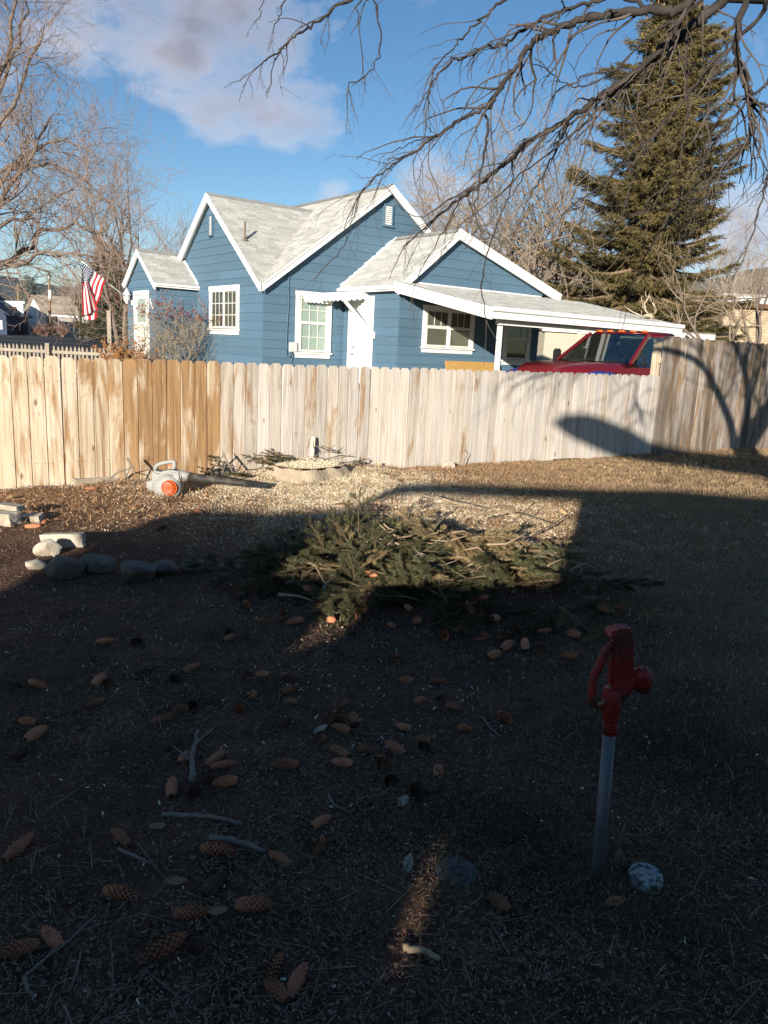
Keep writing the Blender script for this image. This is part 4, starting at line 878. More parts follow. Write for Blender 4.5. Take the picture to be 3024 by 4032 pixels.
cones += [(c_, 'soil') for c_ in z1([(453,265,5,75,0),(590,265,30,45,1),(992,225,-30,45,1),(822,380,45,70,0),(755,428,-20,70,1),(162,430,-8,95,0),(425,420,75,50,0),(470,433,-40,55,0),(412,515,25,70,0),(780,535,5,75,2),(830,525,-60,45,1),(698,590,25,95,0),(1035,553,-65,55,0),(1255,412,-10,55,0),(1135,410,0,45,0),(1065,408,0,50,1),(1250,465,25,70,1),(1258,510,-5,65,0),(1095,490,20,40,1),(120,592,-5,80,2),(150,648,55,75,0),(80,725,60,50,1),(1230,608,20,55,1),(1475,527,35,60,0),(1432,585,75,60,0),(1480,590,-35,60,0),(1525,580,-60,60,1),(1475,625,-15,90,2),(1378,697,50,65,0),(1468,750,-25,90,2),(1580,730,-5,75,2),(1478,800,-5,115,0),(752,700,60,60,1),(795,762,70,50,0),(928,785,50,80,0),(962,815,10,100,0),(1232,815,3,125,2),(742,897,-65,80,0),(915,870,15,80,1),(975,885,10,120,0),(840,930,-50,50,1),(1382,1062,35,85,0)])]
cones += [(c_, 'front') for c_ in z2([(80,298,65,110,0),(525,238,-30,120,0),(935,315,-5,145,2),(1210,348,-20,105,0),(1375,290,70,85,0),(525,490,-5,145,2),(920,470,50,100,1),(1092,560,5,150,2),(820,595,3,130,2),(225,665,-25,120,0),(88,712,18,135,2),(710,733,28,165,2),(855,715,0,70,1),(1180,815,70,110,0),(1195,910,-30,110,2),(1280,865,65,120,0)])]
cones += [(c_, 'mid') for c_ in z3([(728,103,5,100,0),(555,97,0,80,0),(625,230,15,85,0),(800,260,-3,95,0),(740,225,0,40,1),(540,358,-10,90,0),(870,365,-10,60,0),(1088,300,-50,100,0),(645,448,-5,75,0),(495,495,-25,120,2),(650,500,-60,70,1),(423,585,-80,80,0),(610,765,-60,100,1),(655,745,-60,70,1),(470,690,-45,60,1),(725,635,80,70,1)])]
cones += [((768+578*.537, 1755.5+382*.537, -42, 50, 2), 'lid')]
cones += [(c_, 'pile') for c_ in z4([(1520,778,-15,75,0),(1590,770,0,50,0),(890,865,5,60,0),(1262,875,-3,65,0),(1100,940,25,75,0),(1045,978,20,75,0),(1180,935,75,60,0),(940,775,-50,60,0),(985,790,60,60,0),(960,740,80,50,0),(1000,728,0,45,0),(1050,820,30,60,0),(1090,890,20,60,2),(1000,890,-10,60,0),(985,910,0,50,0),(830,895,-80,50,0),(455,810,85,45,0),(600,850,-20,45,0),(675,775,-45,60,0),(155,1078,0,50,1),(40,830,-5,60,0),(125,800,-85,50,0),(180,830,0,80,2),(620,990,-25,45,1),(1395,890,-30,70,2),(1380,980,-20,70,2),(710,830,0,50,0),(780,815,20,50,0),(1140,870,30,50,0),(1250,950,80,40,0),(480,590,10,40,0),(335,825,15,45,0),(515,630,-10,80,0),(-110,905,40,40,0),(-60,720,50,45,1),(-30,760,-20,40,0),(230,690,10,45,0),(280,760,-30,50,2)])]
cones += [(c_, 'sunny') for c_ in ((300,1098,20,34,0),(430,1108,-10,26,0),(195,1062,5,30,0),(352,1150,25,22,2),(188,1205,60,22,0),(735,1092,5,26,0),(866,1046,-30,24,0),(540,1080,15,24,0),(70,1143,5,30,0),(98,1136,-30,20,2))]
LBL = dict(soil='spruce cone scattered on the shaded dark soil in mid-yard left of the hydrant', front='spruce cone lying on the darkest soil nearest the camera', mid='spruce cone on shaded soil between the bough pile and the hydrant', lid='brown spruce cone just right of the flat grey valve lid', pile='spruce cone lying on or around the cut bough pile', sunny='spruce cone lying in the sunlit litter near the fence')
SPECIAL = {}
def pile_h(x, y):
    e = ((x-.33)/1.25)**2+((y-4.72)/.80)**2
    return .21*max(0, 1-e)**.8*(1+.25*math.sin(3*x+1)*math.sin(4*y))
for (x, y, a, l, k), zone in cones:
    p = G(x, y); z = p.z+.010
    if zone == 'pile':
        d = ray(x, y); t = .5
        while t < 12:
            q = CAM+d*t
            if q.z < gz1(q.x, q.y)+pile_h(q.x, q.y)+.02: break
            t += .02
        p = q; z = q.z+.01
    dist = math.hypot(p.x, p.y, CAMH); want = l*dist/1661
    sq = math.sin(math.atan2(CAMH-z, math.hypot(p.x, p.y)))   # ground foreshortening
    ar = rad(a); dx, dy = math.cos(ar), math.sin(ar)/max(sq, .25); az = math.atan2(dy, dx); tl = want*math.hypot(dx, dy)
    me = rng.choice(CM[k]); o = link('spruce_cone', me, None, (p.x, p.y, z)); L0 = me.vertices and .103
    s_ = .9*min(1.15, max(.62, tl/.103)); o.scale = (s_, min(1.1, max(.8, s_)), min(1.1, max(.8, s_)))
    o.rotation_euler = (rng.uniform(0, 6.28), rng.uniform(-.1,.1)+(rng.uniform(-.3,.3) if zone == 'pile' else 0), az if rng.random() < .5 else az+math.pi)
    o.rotation_mode = 'XYZ'
    tag(o, LBL[zone], 'spruce cone', {'soil':'cones on the mid-yard soil','front':'cones nearest the camera','mid':'cones between pile and hydrant','lid':None,'pile':'cones on the bough pile','sunny':'cones in the sunlit litter'}[zone])
# ================================================================ cut spruce boughs
NEED = mat('spruce_needles', (.052,.056,.025), (.10,.094,.042), 20, .65, spec=.3, tint=.7)
NEEDB = mat('dry_spruce_needles', (.20,.145,.065), (.30,.215,.105), 20, .7, spec=.3, tint=.7)
TWIG = mat('spruce_twig_bark', (.15,.095,.055), (.24,.165,.10), 30, .85, .001, 90)
def bough_mesh(seed, length=.5, nside=9, need=NEED, spread=.5, dens=1.0):
    r = np.random.default_rng(seed); tw = MB(); twigs = []
    def curve(p, d, L_, n=6, droop=.25):
        pts = [Vector(p)]; d = Vector(d).normalized()
        for i in range(n): d = (d+Vector(r.normal(0, .07, 3))+Vector((0,0,-droop/n))).normalized(); pts.append(pts[-1]+d*L_/n)
        return pts
    main = curve((0,0,0), (1,0,.15), length, 8); tw.tube(main, np.linspace(.0065,.002,9), 5); twigs.append((main, 1))
    for i in range(nside):
        t = .15+.8*i/nside; k = t*8; p = main[int(k)].lerp(main[min(8, int(k)+1)], k-int(k)); sgn = 1 if i % 2 else -1
        L_ = length*spread*(1.05-t*.75)*r.uniform(.8,1.2); tpts = curve(p, (.75, sgn*.75, r.uniform(-.1,.25)), L_, 5); tw.tube(tpts, np.linspace(.0035,.0014,6), 4); twigs.append((tpts, 1))
        if L_ > .1:
            for q in (2, 3): 
                for s2 in (1, -1): t2 = curve(tpts[q], ((tpts[q+1]-tpts[q]).normalized()+Vector((0, s2*.6, .1))), L_*.4, 3); tw.tube(t2, np.linspace(.002,.001,4), 3); twigs.append((t2, 1))
    V = []; F_ = []; T_ = []
    for pts, _ in twigs:
        for a, b in zip(pts[:-1], pts[1:]):
            seg = (b-a); L_ = seg.length; d = seg.normalized(); e1 = d.orthogonal().normalized(); e2 = d.cross(e1); n = max(2, int(L_*1500*dens))
            for i in range(n):
                t = r.random(); an = r.random()*6.283; rd = (e1*math.cos(an)+e2*math.sin(an)); nl = r.uniform(.016,.028)
                p = a+seg*t; dr = (d*r.uniform(.4,.9)+rd).normalized(); sd = dr.cross(d).normalized()*.0013; o = len(V)
                V += [tuple(p-sd), tuple(p+sd), tuple(p+dr*nl)]; F_.append((o,o+1,o+2)); T_.append(r.random())
    return tw.mesh('twigs', TWIG), (V, F_, T_, need)
BOUGH = []
for i, (L_, ns, nm, de) in enumerate([(.55,7,NEED,1),(.42,6,NEED,1.1),(.65,8,NEED,.9),(.45,6,NEEDB,.7),(.5,6,NEEDB,.6),(.35,5,NEED,1.2)]):
    twm, (V, F_, T_, nm) = bough_mesh(20+i, L_, ns, nm, .42, de); o = npmesh('needles', V, F_, nm, None, T_); me = o.data; bpy.data.objects.remove(o); BOUGH.append((twm, me))
def bough(label, group, p, rz, tilt, roll=0, k=None, s=1.0):
    k = rng.randrange(len(BOUGH)) if k is None else k
    t = thing('spruce_bough', label, 'spruce bough', p, 0, group); t.rotation_euler = (roll, tilt, rz); t.scale = (s, s, s)
    link('twigs', BOUGH[k][0], t); link('needles', BOUGH[k][1], t)
PB = 'cut green spruce bough heaped in the pile at mid-yard'; PG = 'boughs in the heap'
for i in range(150):
    while True:
        x, y = rng.uniform(-1.0, 1.65), rng.uniform(3.9, 5.6); e = ((x-.33)/1.22)**2+((y-4.72)/.78)**2
        if e < 1.05 and x < 1.22 and not (x < .12 and y > 5.0): break
    h = pile_h(x, y)*rng.uniform(.35, 1.05)
    dry = x > .2 and y > 4.7 and rng.random() < .8
    bough(PB, PG, (x, y, gz1(x, y)+h+.02), rng.uniform(0, 6.28), rng.uniform(-.25,.2), rng.uniform(-.5,.5), rng.choice([3,4]) if dry or rng.random() < .2 else rng.choice([0,1,2,5]), rng.uniform(.7,1.05))
for (x, y, rz, ti, k, lab) in ((700,1215,1.2,-1.0,1,'upright spruce sprig catching the sun at the left of the heap'), (775,1225,1.6,-1.0,0,'bushy upright spruce bough catching sun beside the rake'), (740,1300,.8,-.6,5,'spruce tip lying in the narrow streak of sunlight'),(1175,1245,.3,-.35,5,'pale spruce tip at the sunlit right corner of the heap')):
    p = G(x, y); p.z += pile_h(p.x, p.y)*.7; bough(lab, None, p, rz, ti, 0, k, .8)
for (x, y, lab) in ((712,1238,'bushy spruce bough standing upright at the left front of the heap'),(788,1245,'tall bushy spruce bough standing at the left centre of the heap'),(748,1300,'short bushy bough standing in the sun streak before the heap')):
    p = G(x, y)
    for k_ in range(5): bough(lab, lab.split(' at ')[0].split(' in ')[0]+' cluster', p+Vector((rng.uniform(-.04,.04), rng.uniform(-.04,.04), .02)), rng.uniform(0, 6.28), rng.uniform(-1.45,-1.1), rng.uniform(-.3,.3), rng.choice([0,1,5]), .75 if 'short' not in lab else .5)
for i in range(9):
    x, y = rng.uniform(640, 860), rng.uniform(1185, 1260); p = G(x, y); p.z += pile_h(p.x, p.y)*.6; bough('upright spruce sprig sticking out of the left half of the heap', 'upright sprigs in the heap', p, rng.uniform(.3, 2.6), rng.uniform(-1.2,-.6), 0, rng.choice([0,1,3]), rng.uniform(.45,.7))
for (x, y, lab) in ((180,1440,'small spruce sprig on dark soil by the left cones'),(340,1450,'spruce sprig behind the forked stick at mid-left'),(1120,1500,'spruce sprig on dark soil left of the hydrant head'),(440,1885,'spruce sprig among cones near the bottom left'),(905,2075,'small upright spruce tip lit by a sliver of sun near the camera'),(660,1840,'spruce sprig right of the pointed cone at lower left'),(40,1470,'spruce sprig at the left edge on shaded soil'),(1330,1330,'spruce sprig straying right of the heap')):
    p = G(x, y); bough(lab, None, p+Vector((0,0,.01)), rng.uniform(0, 6.28) if 'tip' not in lab else 1.5, .05 if 'tip' not in lab else -1.1, 0, rng.choice([1,5]), .35 if 'tip' not in lab else .22)
for i, (s_, o_, z_) in enumerate(((1.95,.25,.02),(2.05,.2,.05),(2.15,.3,.03),(2.3,.2,.03),(2.35,.3,.06),(2.45,.25,.08),(2.5,.2,.12),(2.55,.3,.05),(2.6,.22,.14),(2.65,.28,.09),(2.72,.2,.06),(2.8,.25,.05),(2.6,.18,.06),(2.45,.18,.1),(3.5,.22,.02),(4.2,.3,.02),(2.7,.3,.12))):
    p = FO+FD*s_-FNn*o_; bough('spruce bough piled against the foot of the fence behind the stump', 'boughs at the fence foot', (p.x, p.y, gz1(p.x, p.y)+z_), rng.uniform(0, 6.28), rng.uniform(-.7,.0), rng.uniform(-.4,.4), rng.choice([0,1,5,3]), rng.uniform(.45,.65))
# ================================================================ sticks
STK = mat('dead_stick_bark', (.16,.125,.095), (.26,.21,.165), 22, .9, .003, 60); STKL = mat('bare_stick_wood', (.28,.195,.115), (.38,.275,.175), 18, .85, .002, 60)
def stick(label, pix, r0, r1, m=STK, lift=.012, group=None, forks=()):
    P3 = []
    for q in pix:
        p = G(q[0], q[1]); p.z += lift+(q[2] if len(q) > 2 else 0); P3.append(p)
    pts = []
    for a, b in zip(P3[:-1], P3[1:]):
        for i in range(3): pts.append(a.lerp(b, i/3)+Vector((rng.uniform(-1,1), rng.uniform(-1,1), 0))*r0*.5)
    pts.append(P3[-1]); o0 = P3[0]; b = MB(); n = len(pts); b.tube([p-o0 for p in pts], [r0+(r1-r0)*i/(n-1)*rng.uniform(.9,1.1) for i in range(n)], 7)
    for (k, dx, dy, dz) in forks: p = pts[min(k, n-1)]-o0; b.tube([p, p+Vector((dx*.5, dy*.5, dz*.6)), p+Vector((dx, dy, dz))], [r1, r1*.7, r1*.3], 5)
    return tag(b.build('stick', m, None, True, loc=o0), label, 'stick', group)
stick('long thin bare stick lying level in the lower left soil', [(350,1772),(420,1780),(470,1788),(522,1803)], .008, .005)
stick('broken stick with a pale snapped end above the lower cones', [(455,1832),(500,1838),(535,1848),(572,1860)], .009, .007, STK)
stick('upright grey stick with a forked top at mid-left', [(413,1700),(415,1660),(422,1620),(428,1585)], .011, .006, forks=((3,-.08,.05,.03),(6,.06,.08,.04)))
stick('thin diagonal twig at the bottom left corner', [(50,2120),(90,2085),(140,2050),(205,1995)], .004, .002)
stick('short curved twig under the bottom left diagonal twig', [(52,2118),(60,2145),(75,2160)], .005, .003)
stick('thin upright twig at the bottom left', [(150,2150),(165,2110),(175,2070)], .003, .002)
stick('thin twig running right of the level stick', [(560,1800),(590,1780),(625,1774)], .004, .002)
stick('bent twig between the cone groups in mid-yard', [(708,1735),(720,1755),(760,1775)], .004, .002, forks=((2,-.02,.05,.01),))
stick('twig left of the broken stick', [(255,1852),(290,1870),(330,1890)], .005, .003)
stick('forked twig near the cones left of the hydrant', [(1040,1545),(1060,1570),(1083,1590)], .004, .003, forks=((2,.05,.03,.01),))
stick('sunlit short stick beneath the lit spruce tip near the camera', [(868,2068),(895,2075),(930,2085),(945,2100)], .010, .006, STKL)
for i, (pix, lab) in enumerate((([(650,1240,.12),(680,1262,.12),(700,1290,.08)],'pale curved stick on the left of the bough heap'),([(935,1250,.12),(945,1290,.1),(965,1340,.03)],'bare branch sloping down the front of the heap'),([(600,1305,.05),(640,1308,.05),(675,1312,.04)],'pale stick poking from the front left of the heap'),([(880,1130,.25),(1000,1165,.27),(1040,1160,.28)],'long bare branch along the sunlit top of the heap'),([(1000,1190,.25),(1080,1175,.26),(1190,1185,.2)],'stripped branch across the sunlit heap'),([(920,1225,.22),(950,1200,.26),(985,1170,.28)],'thick cut branch end in the sunlit heap'),([(1140,1215,.18),(1180,1190,.2),(1225,1160,.2)],'branch at the right end of the sunlit heap'),([(1290,1270,.02),(1310,1275,.02),(1328,1278,.01)],'thin twig trailing right from the heap'),([(810,1160,.22),(840,1135,.26),(860,1120,.28)],'bare twig rising from the top left of the heap'),([(1060,1220,.2),(1110,1190,.24),(1150,1150,.26)],'crossing bare branch in the sunlit heap'))):
    stick(lab, pix, .011 if i in (2,5) else .007, .004, STKL if i != 1 else STK, 0)
for lab, s_, pts in (('dead forked branch standing against the stained fence boards', 1.86, [(0,0,0),(.08,.05,.14),(.16,.08,.24),(.15,.1,.29)]), ('thin twig leaning on the fence right of the stump', 5.2, [(0,0,.05),(.03,.06,.13),(.06,.09,.17),(.0,.1,.22)]), ('thin twig leaning on the fence left of the dead branch', .9, [(0,0,.05),(.08,.06,.12),(.2,.12,.16)])):
    p = FO+FD*s_-FNn*.16; z = gz1(p.x, p.y); b = MB(); b.tube(pts, np.linspace(.012 if 'dead' in lab else .006,.003,len(pts)), 6)
    if 'dead' in lab:
        b.tube([(.16,.08,.26),(.22,.06,.16),(.30,.02,.02)], [.011,.010,.006], 6); b.tube([(.08,.05,.14),(.16,.04,.12),(.2,.02,.02)], [.006,.005,.003], 5); b.tube([(.2,.06,.19),(.17,.05,.1),(.13,.03,.01)], [.006,.005,.003], 5); b.tube([(.04,.03,.08),(-.02,.0,.02)], [.006,.003], 5)
    tag(b.build('dead_branch', STK, None, True, loc=(p.x, p.y, z)), lab, 'branch')
for i in range(14):
    s_ = rng.uniform(1.9, 3.4); p = FO+FD*s_-FNn*rng.uniform(.1,.35); z = gz1(p.x, p.y)+rng.uniform(.04,.2); a = rng.uniform(0, 6.28); L_ = rng.uniform(.15,.4)
    b = MB(); b.tube([(0,0,0),(math.cos(a)*L_*.5, math.sin(a)*.1, rng.uniform(0,.05)),(math.cos(a)*L_, math.sin(a)*.15, rng.uniform(-.05,.1))], [.006,.005,.003], 5)
    tag(b.build('stick', STK, None, True, loc=(p.x, p.y, z)), 'dead stick in the brush at the fence foot behind the stump', 'stick', 'sticks at the fence foot')
for i in range(60):
    while True:
        x, y = rng.uniform(-.1, 1.2), rng.uniform(4.4, 5.5)
        if ((x-.55)/.95)**2+((y-4.9)/.6)**2 < 1: break
    a = rng.uniform(0, 6.28); L_ = rng.uniform(.10, .30); z = gz1(x, y)+pile_h(x, y)+rng.uniform(-.05, .04); r0 = rng.uniform(.0025, .008); b = MB()
    b.tube([(0,0,0),(math.cos(a)*L_*.5, math.sin(a)*L_*.5, rng.uniform(-.02,.05)),(math.cos(a)*L_, math.sin(a)*L_, rng.uniform(-.06,.08))], [r0, r0*.9, r0*.5], 6)
    tag(b.build('stick', STKL if rng.random() < .75 else STK, None, True, loc=(x, y, z)), 'broken bare stick tangled in the bough heap', 'stick', 'sticks in the heap')
# ================================================================ fallen leaves one can pick out
LEAFM = [mat('pale_dead_leaf', (.40,.32,.235), (.32,.245,.17), 12, .8), mat('orange_dead_leaf', (.40,.16,.06), (.3,.12,.05), 12, .8), mat('tan_dead_leaf', (.27,.17,.095), (.21,.13,.07), 12, .8)]
def leaf(label, x, y, L_, W_, m, rz, tilt):
    p = G(x, y); b = MB(); n = 7; vs = []
    for i in range(n+1):
        t = i/n; w = W_/2*(math.sin(math.pi*min(1, t*.95+.03))**.75); cz = .25*L_*(t-.5)**2
        vs += [(t*L_-L_/2, -w, cz+.18*w), (t*L_-L_/2, 0, cz), (t*L_-L_/2, w, cz+.22*w)]
    b.add(vs, [(i*3+j, i*3+j+1, i*3+j+4, i*3+j+3) for i in range(n) for j in range(2)]); o = b.build('fallen_leaf', m, None, True, loc=p+Vector((0,0,.012))); o.rotation_euler = (rng.uniform(-.2,.2), tilt, rz); return tag(o, label, 'leaf')
leaf('curled pale leaf standing beside the hydrant pipe', 1338, 1862, .055, .03, LEAFM[2], 1.45, -.9)
leaf('orange dead leaf in the grass below the hydrant pipe', 1328, 1955, .06, .035, LEAFM[1], .3, -.1)
leaf('pale folded leaf left of the grey valve lid', 880, 1888, .065, .028, LEAFM[0], 1.3, -.4)
leaf('pale leaf under the level stick at lower left', 340, 1802, .05, .03, LEAFM[2], .2, 0)
leaf('pale leaf near the pointed cones at lower left', 383, 1932, .05, .03, LEAFM[2], .3, 0)
leaf('pale leaf right of the ribbed cone at lower left', 470, 1997, .05, .03, LEAFM[2], .3, 0)
leaf('pale curled leaf beside the cone cluster in mid-yard', 692, 1580, .06, .04, LEAFM[0], .6, -.3)
leaf('pale leaf beside the open cones in mid-yard', 870, 1750, .05, .03, LEAFM[0], 1.0, -.3)
leaf('tan leaf lying behind the stained boards near the blower', 120, 1062, .08, .05, LEAFM[2], .5, -.2)
# ================================================================ litter nobody could count
def scatter(n, f, tries=60):
    P_ = np.zeros((0, 2))
    for _ in range(tries):
        c = np.stack([NR.uniform(-5.2, 8.5, n), NR.uniform(.7, 14.5, n)], 1); keep = NR.random(n) < f(c[:,0], c[:,1]); P_ = np.concatenate([P_, c[keep]])
        if len(P_) >= n: break
    return P_[:n]
def infront(x, y): return ((x+3.457)*(-.554)+(y-6.765)*.8325) < -.03
def patch(x, y): return np.clip(.5+.55*np.sin(3.1*x+1.7*np.sin(2.3*y+.5))*np.sin(2.7*y+1.3*np.sin(1.9*x))+.35*np.sin(7.3*x-5.1*y)*np.sin(6.1*y+3.3*x), .06, 1)
def inview(x, y): return (np.abs(x-.03*y) < .57*y+.45)
def near(y): return np.clip(2.6/np.maximum(y, .9), .15, 2.2)**1.25/2.6
def bits(name, P_, lmin, lmax, wmin, wmax, m, tiltmax=.5, lift=.004, curve=0):
    n = len(P_); L_ = NR.uniform(lmin, lmax, n); W_ = NR.uniform(wmin, wmax, n); a = NR.uniform(0, 6.283, n); ti = NR.normal(0, tiltmax, n)*.5; ro = NR.uniform(-tiltmax, tiltmax, n)
    d = np.stack([np.cos(a)*np.cos(ti), np.sin(a)*np.cos(ti), np.sin(ti)], 1); s = np.stack([-np.sin(a)*np.cos(ro), np.cos(a)*np.cos(ro), np.sin(ro)], 1)
    c = np.stack([P_[:,0], P_[:,1], gz(P_[:,0], P_[:,1])+lift+NR.uniform(0, .008, n)+np.abs(np.sin(ti))*L_*.4], 1)
    V = np.stack([c-d*L_[:,None]/2-s*W_[:,None]/2, c+d*L_[:,None]/2-s*W_[:,None]*.35, c+d*L_[:,None]/2+s*W_[:,None]*.35, c-d*L_[:,None]/2+s*W_[:,None]/2], 1).reshape(-1, 3)
    return tag(npmesh(name, V, np.arange(4*n).reshape(n, 4), m, None, NR.random(n)), kind='stuff')
def chipzone(x, y):
    z = np.exp(-((x+.55)/1.25)**2-((y-7.7)/.95)**2)+.42*np.exp(-((x-.8)/1.0)**2-((y-7.1)/.8)**2)+.22*np.exp(-((x+1.7)/.6)**2-((y-7.2)/.35)**2)+.20*np.exp(-((x-.2)/1.6)**2-((y-6.2)/.9)**2)+.012*np.exp(-((x+.3)/1.6)**2-((y-3.4)/1.2)**2)
    return z*infront(x, y)*np.clip(.12+1.25*patch(2.3*x+1.1, 2.3*y)*(.45+.75*patch(5.7*x, 5.7*y+2)), .08, 1)
CHIP = mat('wood_chips', (.76,.62,.41), (.88,.78,.58), 30, .85, tint=.4); CHIPD = mat('weathered_chips', (.30,.25,.19), (.42,.37,.30), 30, .85, tint=.7)
LIT = mat('brown_needle_litter', (.22,.11,.068), (.32,.175,.11), 30, .9, tint=.9); LITG = mat('grey_litter', (.165,.09,.06), (.25,.15,.105), 30, .9, tint=.9)
bits('sawdust_chips', scatter(85000, chipzone), .004, .016, .003, .0075, CHIP, 1.5)
bits('scattered_chips', scatter(11000, lambda x, y: infront(x, y)*inview(x, y)*near(y)), .003, .010, .0012, .004, CHIPD, .6)
bits('needle_litter', scatter(60000, lambda x, y: infront(x, y)*inview(x, y)*near(y)*patch(x, y)*(1-.5*chipzone(x, y))), .009, .028, .0009, .002, LIT, .5)
bits('soil_crumbs', scatter(46000, lambda x, y: infront(x, y)*inview(x, y)*near(y)*patch(x+3, y-2)), .002, .007, .0015, .004, mat('mixed_crumbs', (.26,.165,.115), (.46,.35,.27), 60, .9, tint=1.0), .8)
bits('twig_litter', scatter(16000, lambda x, y: infront(x, y)*inview(x, y)*near(y)*patch(x+1, y+5)), .012, .05, .0012, .003, LITG, .6)
bits('bark_litter', scatter(24000, lambda x, y: infront(x, y)*inview(x, y)*near(y)*patch(x-4, y+1)), .005, .016, .003, .009, LITG, .7)
bits('sunlit_needle_litter', scatter(30000, lambda x, y: infront(x, y)*inview(x, y)*sst(5.0, 6.4, y)*sst(3.5, 1.0, x)*.8), .02, .07, .0025, .006, mat('sun_brightened_litter', (.34,.185,.09), (.46,.28,.15), 30, .9, tint=.9), .9)  # brighter litter for the sunlit zone; the sun's brightness is put into its colour
bits('leaf_litter', scatter(2600, lambda x, y: infront(x, y)*(sst(1.5, 4, x)*.8*sst(8.5, 10.5, y)+.03*sst(5.0, 6.0, y))), .025, .07, .018, .04, mat('tan_leaf_litter', (.30,.20,.095), (.40,.29,.15), 20, .85, tint=.8), .8, .01)
def blades(name, P_, h0, h1, w, m, lean=.6):
    n = len(P_); h = NR.uniform(h0, h1, n); a = NR.uniform(0, 6.283, n); le = NR.uniform(.1, lean, n)*h; b = NR.uniform(0, 6.283, n)
    c = np.stack([P_[:,0], P_[:,1], gz(P_[:,0], P_[:,1])-.004], 1); s = np.stack([np.cos(a), np.sin(a), 0*a], 1)*w/2; l = np.stack([np.cos(b)*le, np.sin(b)*le, h], 1)
    m1 = c+l*np.array([.4,.4,.6]); V = np.stack([c-s, c+s, m1+s*.8, m1-s*.8, c+l*np.array([1,1,.95])], 1).reshape(-1, 3); I = np.arange(n)[:,None]*5
    F_ = np.concatenate([I+np.array([[0,1,2]]), I+np.array([[0,2,3]]), I+np.array([[3,2,4]])], 0); return tag(npmesh(name, V, F_, m, None, np.tile(NR.random(n), 3)), kind='stuff')
DRYG = mat('dry_winter_grass', (.32,.205,.115), (.44,.305,.18), 8, .85, tint=.7); GRNG = mat('dull_green_grass', (.14,.11,.05), (.19,.15,.07), 8, .85, tint=.7)
lawnf = lambda x, y: infront(x, y)*inview(x, y)*sst(1.1, 3.2, x+.16*y)*(.35+.65*sst(3, 9, y))
blades('dry_lawn_grass', scatter(70000, lawnf), .015, .055, .004, DRYG, 1.6); blades('green_lawn_grass', scatter(9000, lawnf), .015, .045, .004, GRNG, 1.4)
clump = lambda cx, cy, r: (lambda x, y: np.exp(-((x-cx)**2+(y-cy)**2)/(r*r)))
hx = [clump(.66,1.82,.16), clump(.82,1.68,.10), clump(.50,1.95,.2), clump(.30,2.1,.25), clump(1.1,2.7,.35)]
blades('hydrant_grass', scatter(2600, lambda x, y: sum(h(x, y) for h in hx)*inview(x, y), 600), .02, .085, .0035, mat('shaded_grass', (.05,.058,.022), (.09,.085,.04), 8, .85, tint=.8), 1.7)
blades('sparse_yard_grass', scatter(8000, lambda x, y: infront(x, y)*inview(x, y)*near(y)*patch(x-2, y+7)**2), .012, .05, .0022, DRYG, 2.2)
# chips lying on the stump, stray green needles and longer twigs in the soil
aa = NR.uniform(0, 6.283, 5200); rr_ = .35*np.sqrt(NR.random(5200)); so_ = bits('stump_chips', np.stack([sp0.x+np.cos(aa)*rr_*1.03, sp0.y+np.sin(aa)*rr_*.98], 1), .004, .016, .003, .008, CHIP, 1.3); me_ = so_.data; co = np.zeros(len(me_.vertices)*3, np.float32); me_.vertices.foreach_get('co', co); co = co.reshape(-1, 3); ctr_ = co.reshape(-1, 4, 3).mean(1).repeat(4, 0); co[:,2] += sz+.070-gz(ctr_[:,0], ctr_[:,1]); me_.vertices.foreach_set('co', co.ravel()); me_.update()
cc = [(NR.uniform(-1.6, 1.6), NR.uniform(1.3, 4.2), NR.uniform(.05, .16)) for _ in range(26)]
gp = np.concatenate([np.stack([NR.normal(a, c, 330), NR.normal(b, c*1.1, 330)], 1) for a, b, c in cc]); bits('fallen_green_needles', gp, .012, .024, .0011, .002, NEED, .9, .006)
bits('long_twig_litter', scatter(900, lambda x, y: infront(x, y)*inview(x, y)*near(y)*patch(x-1, y-3)), .05, .15, .0022, .0045, mat('dull_twig', (.13,.085,.06), (.22,.155,.115), 20, .9, tint=.8), .25, .008)
# pebbles under the left end of the fence
PEB = mat('fence_pebbles', (.34,.31,.27), (.48,.45,.40), 12, .8, tint=.6); V = []; F_ = []; T_ = []
for i in range(420):
    s_ = rng.uniform(-.4, 2.4); p = FO+FD*s_-FNn*rng.uniform(-.02,.1); z = gz1(p.x, p.y); r = rng.uniform(.008,.02); o = len(V); tv = rng.random()
    for k in range(6): a = k*math.pi/3; V.append((p.x+r*math.cos(a)*rng.uniform(.8,1.3), p.y+r*math.sin(a)*rng.uniform(.8,1.2), z+r*.1))
    V += [(p.x+r*.2, p.y, z+r*.9)]
    for k in range(6): F_.append((o+k, o+(k+1)%6, o+6)); T_.append(tv)
tag(npmesh('pebbles', V, F_, PEB, None, T_), kind='stuff')
# ================================================================ red pickup
TRED = mat('dark_red_car_paint', (.13,.007,.012), (.145,.009,.014), 3, .22, spec=.6); TBLU = mat('blue_car_paint', (.015,.035,.19), (.018,.04,.21), 3, .25, spec=.6)
CARG = glassmat('car_glass', (.42,.50,.50), .02, .2); LENS = mat('amber_lens', (.75,.13,.02), (.8,.17,.03), 20, .25); SEAT = mat('grey_seat', (.22,.23,.23), (.27,.28,.28), 20, .8); RUB = mat('tyre_rubber', (.02,.02,.02), (.028,.028,.028), 20, .9)
TO = HM @ Vector((5.35, -5.95, .05)); truck = thing('pickup_truck', 'dark red pickup with blue lower body and amber roof lights parked behind the fence', 'truck', TO, HANG+math.pi); truck.scale = (1, 1.1, 1)
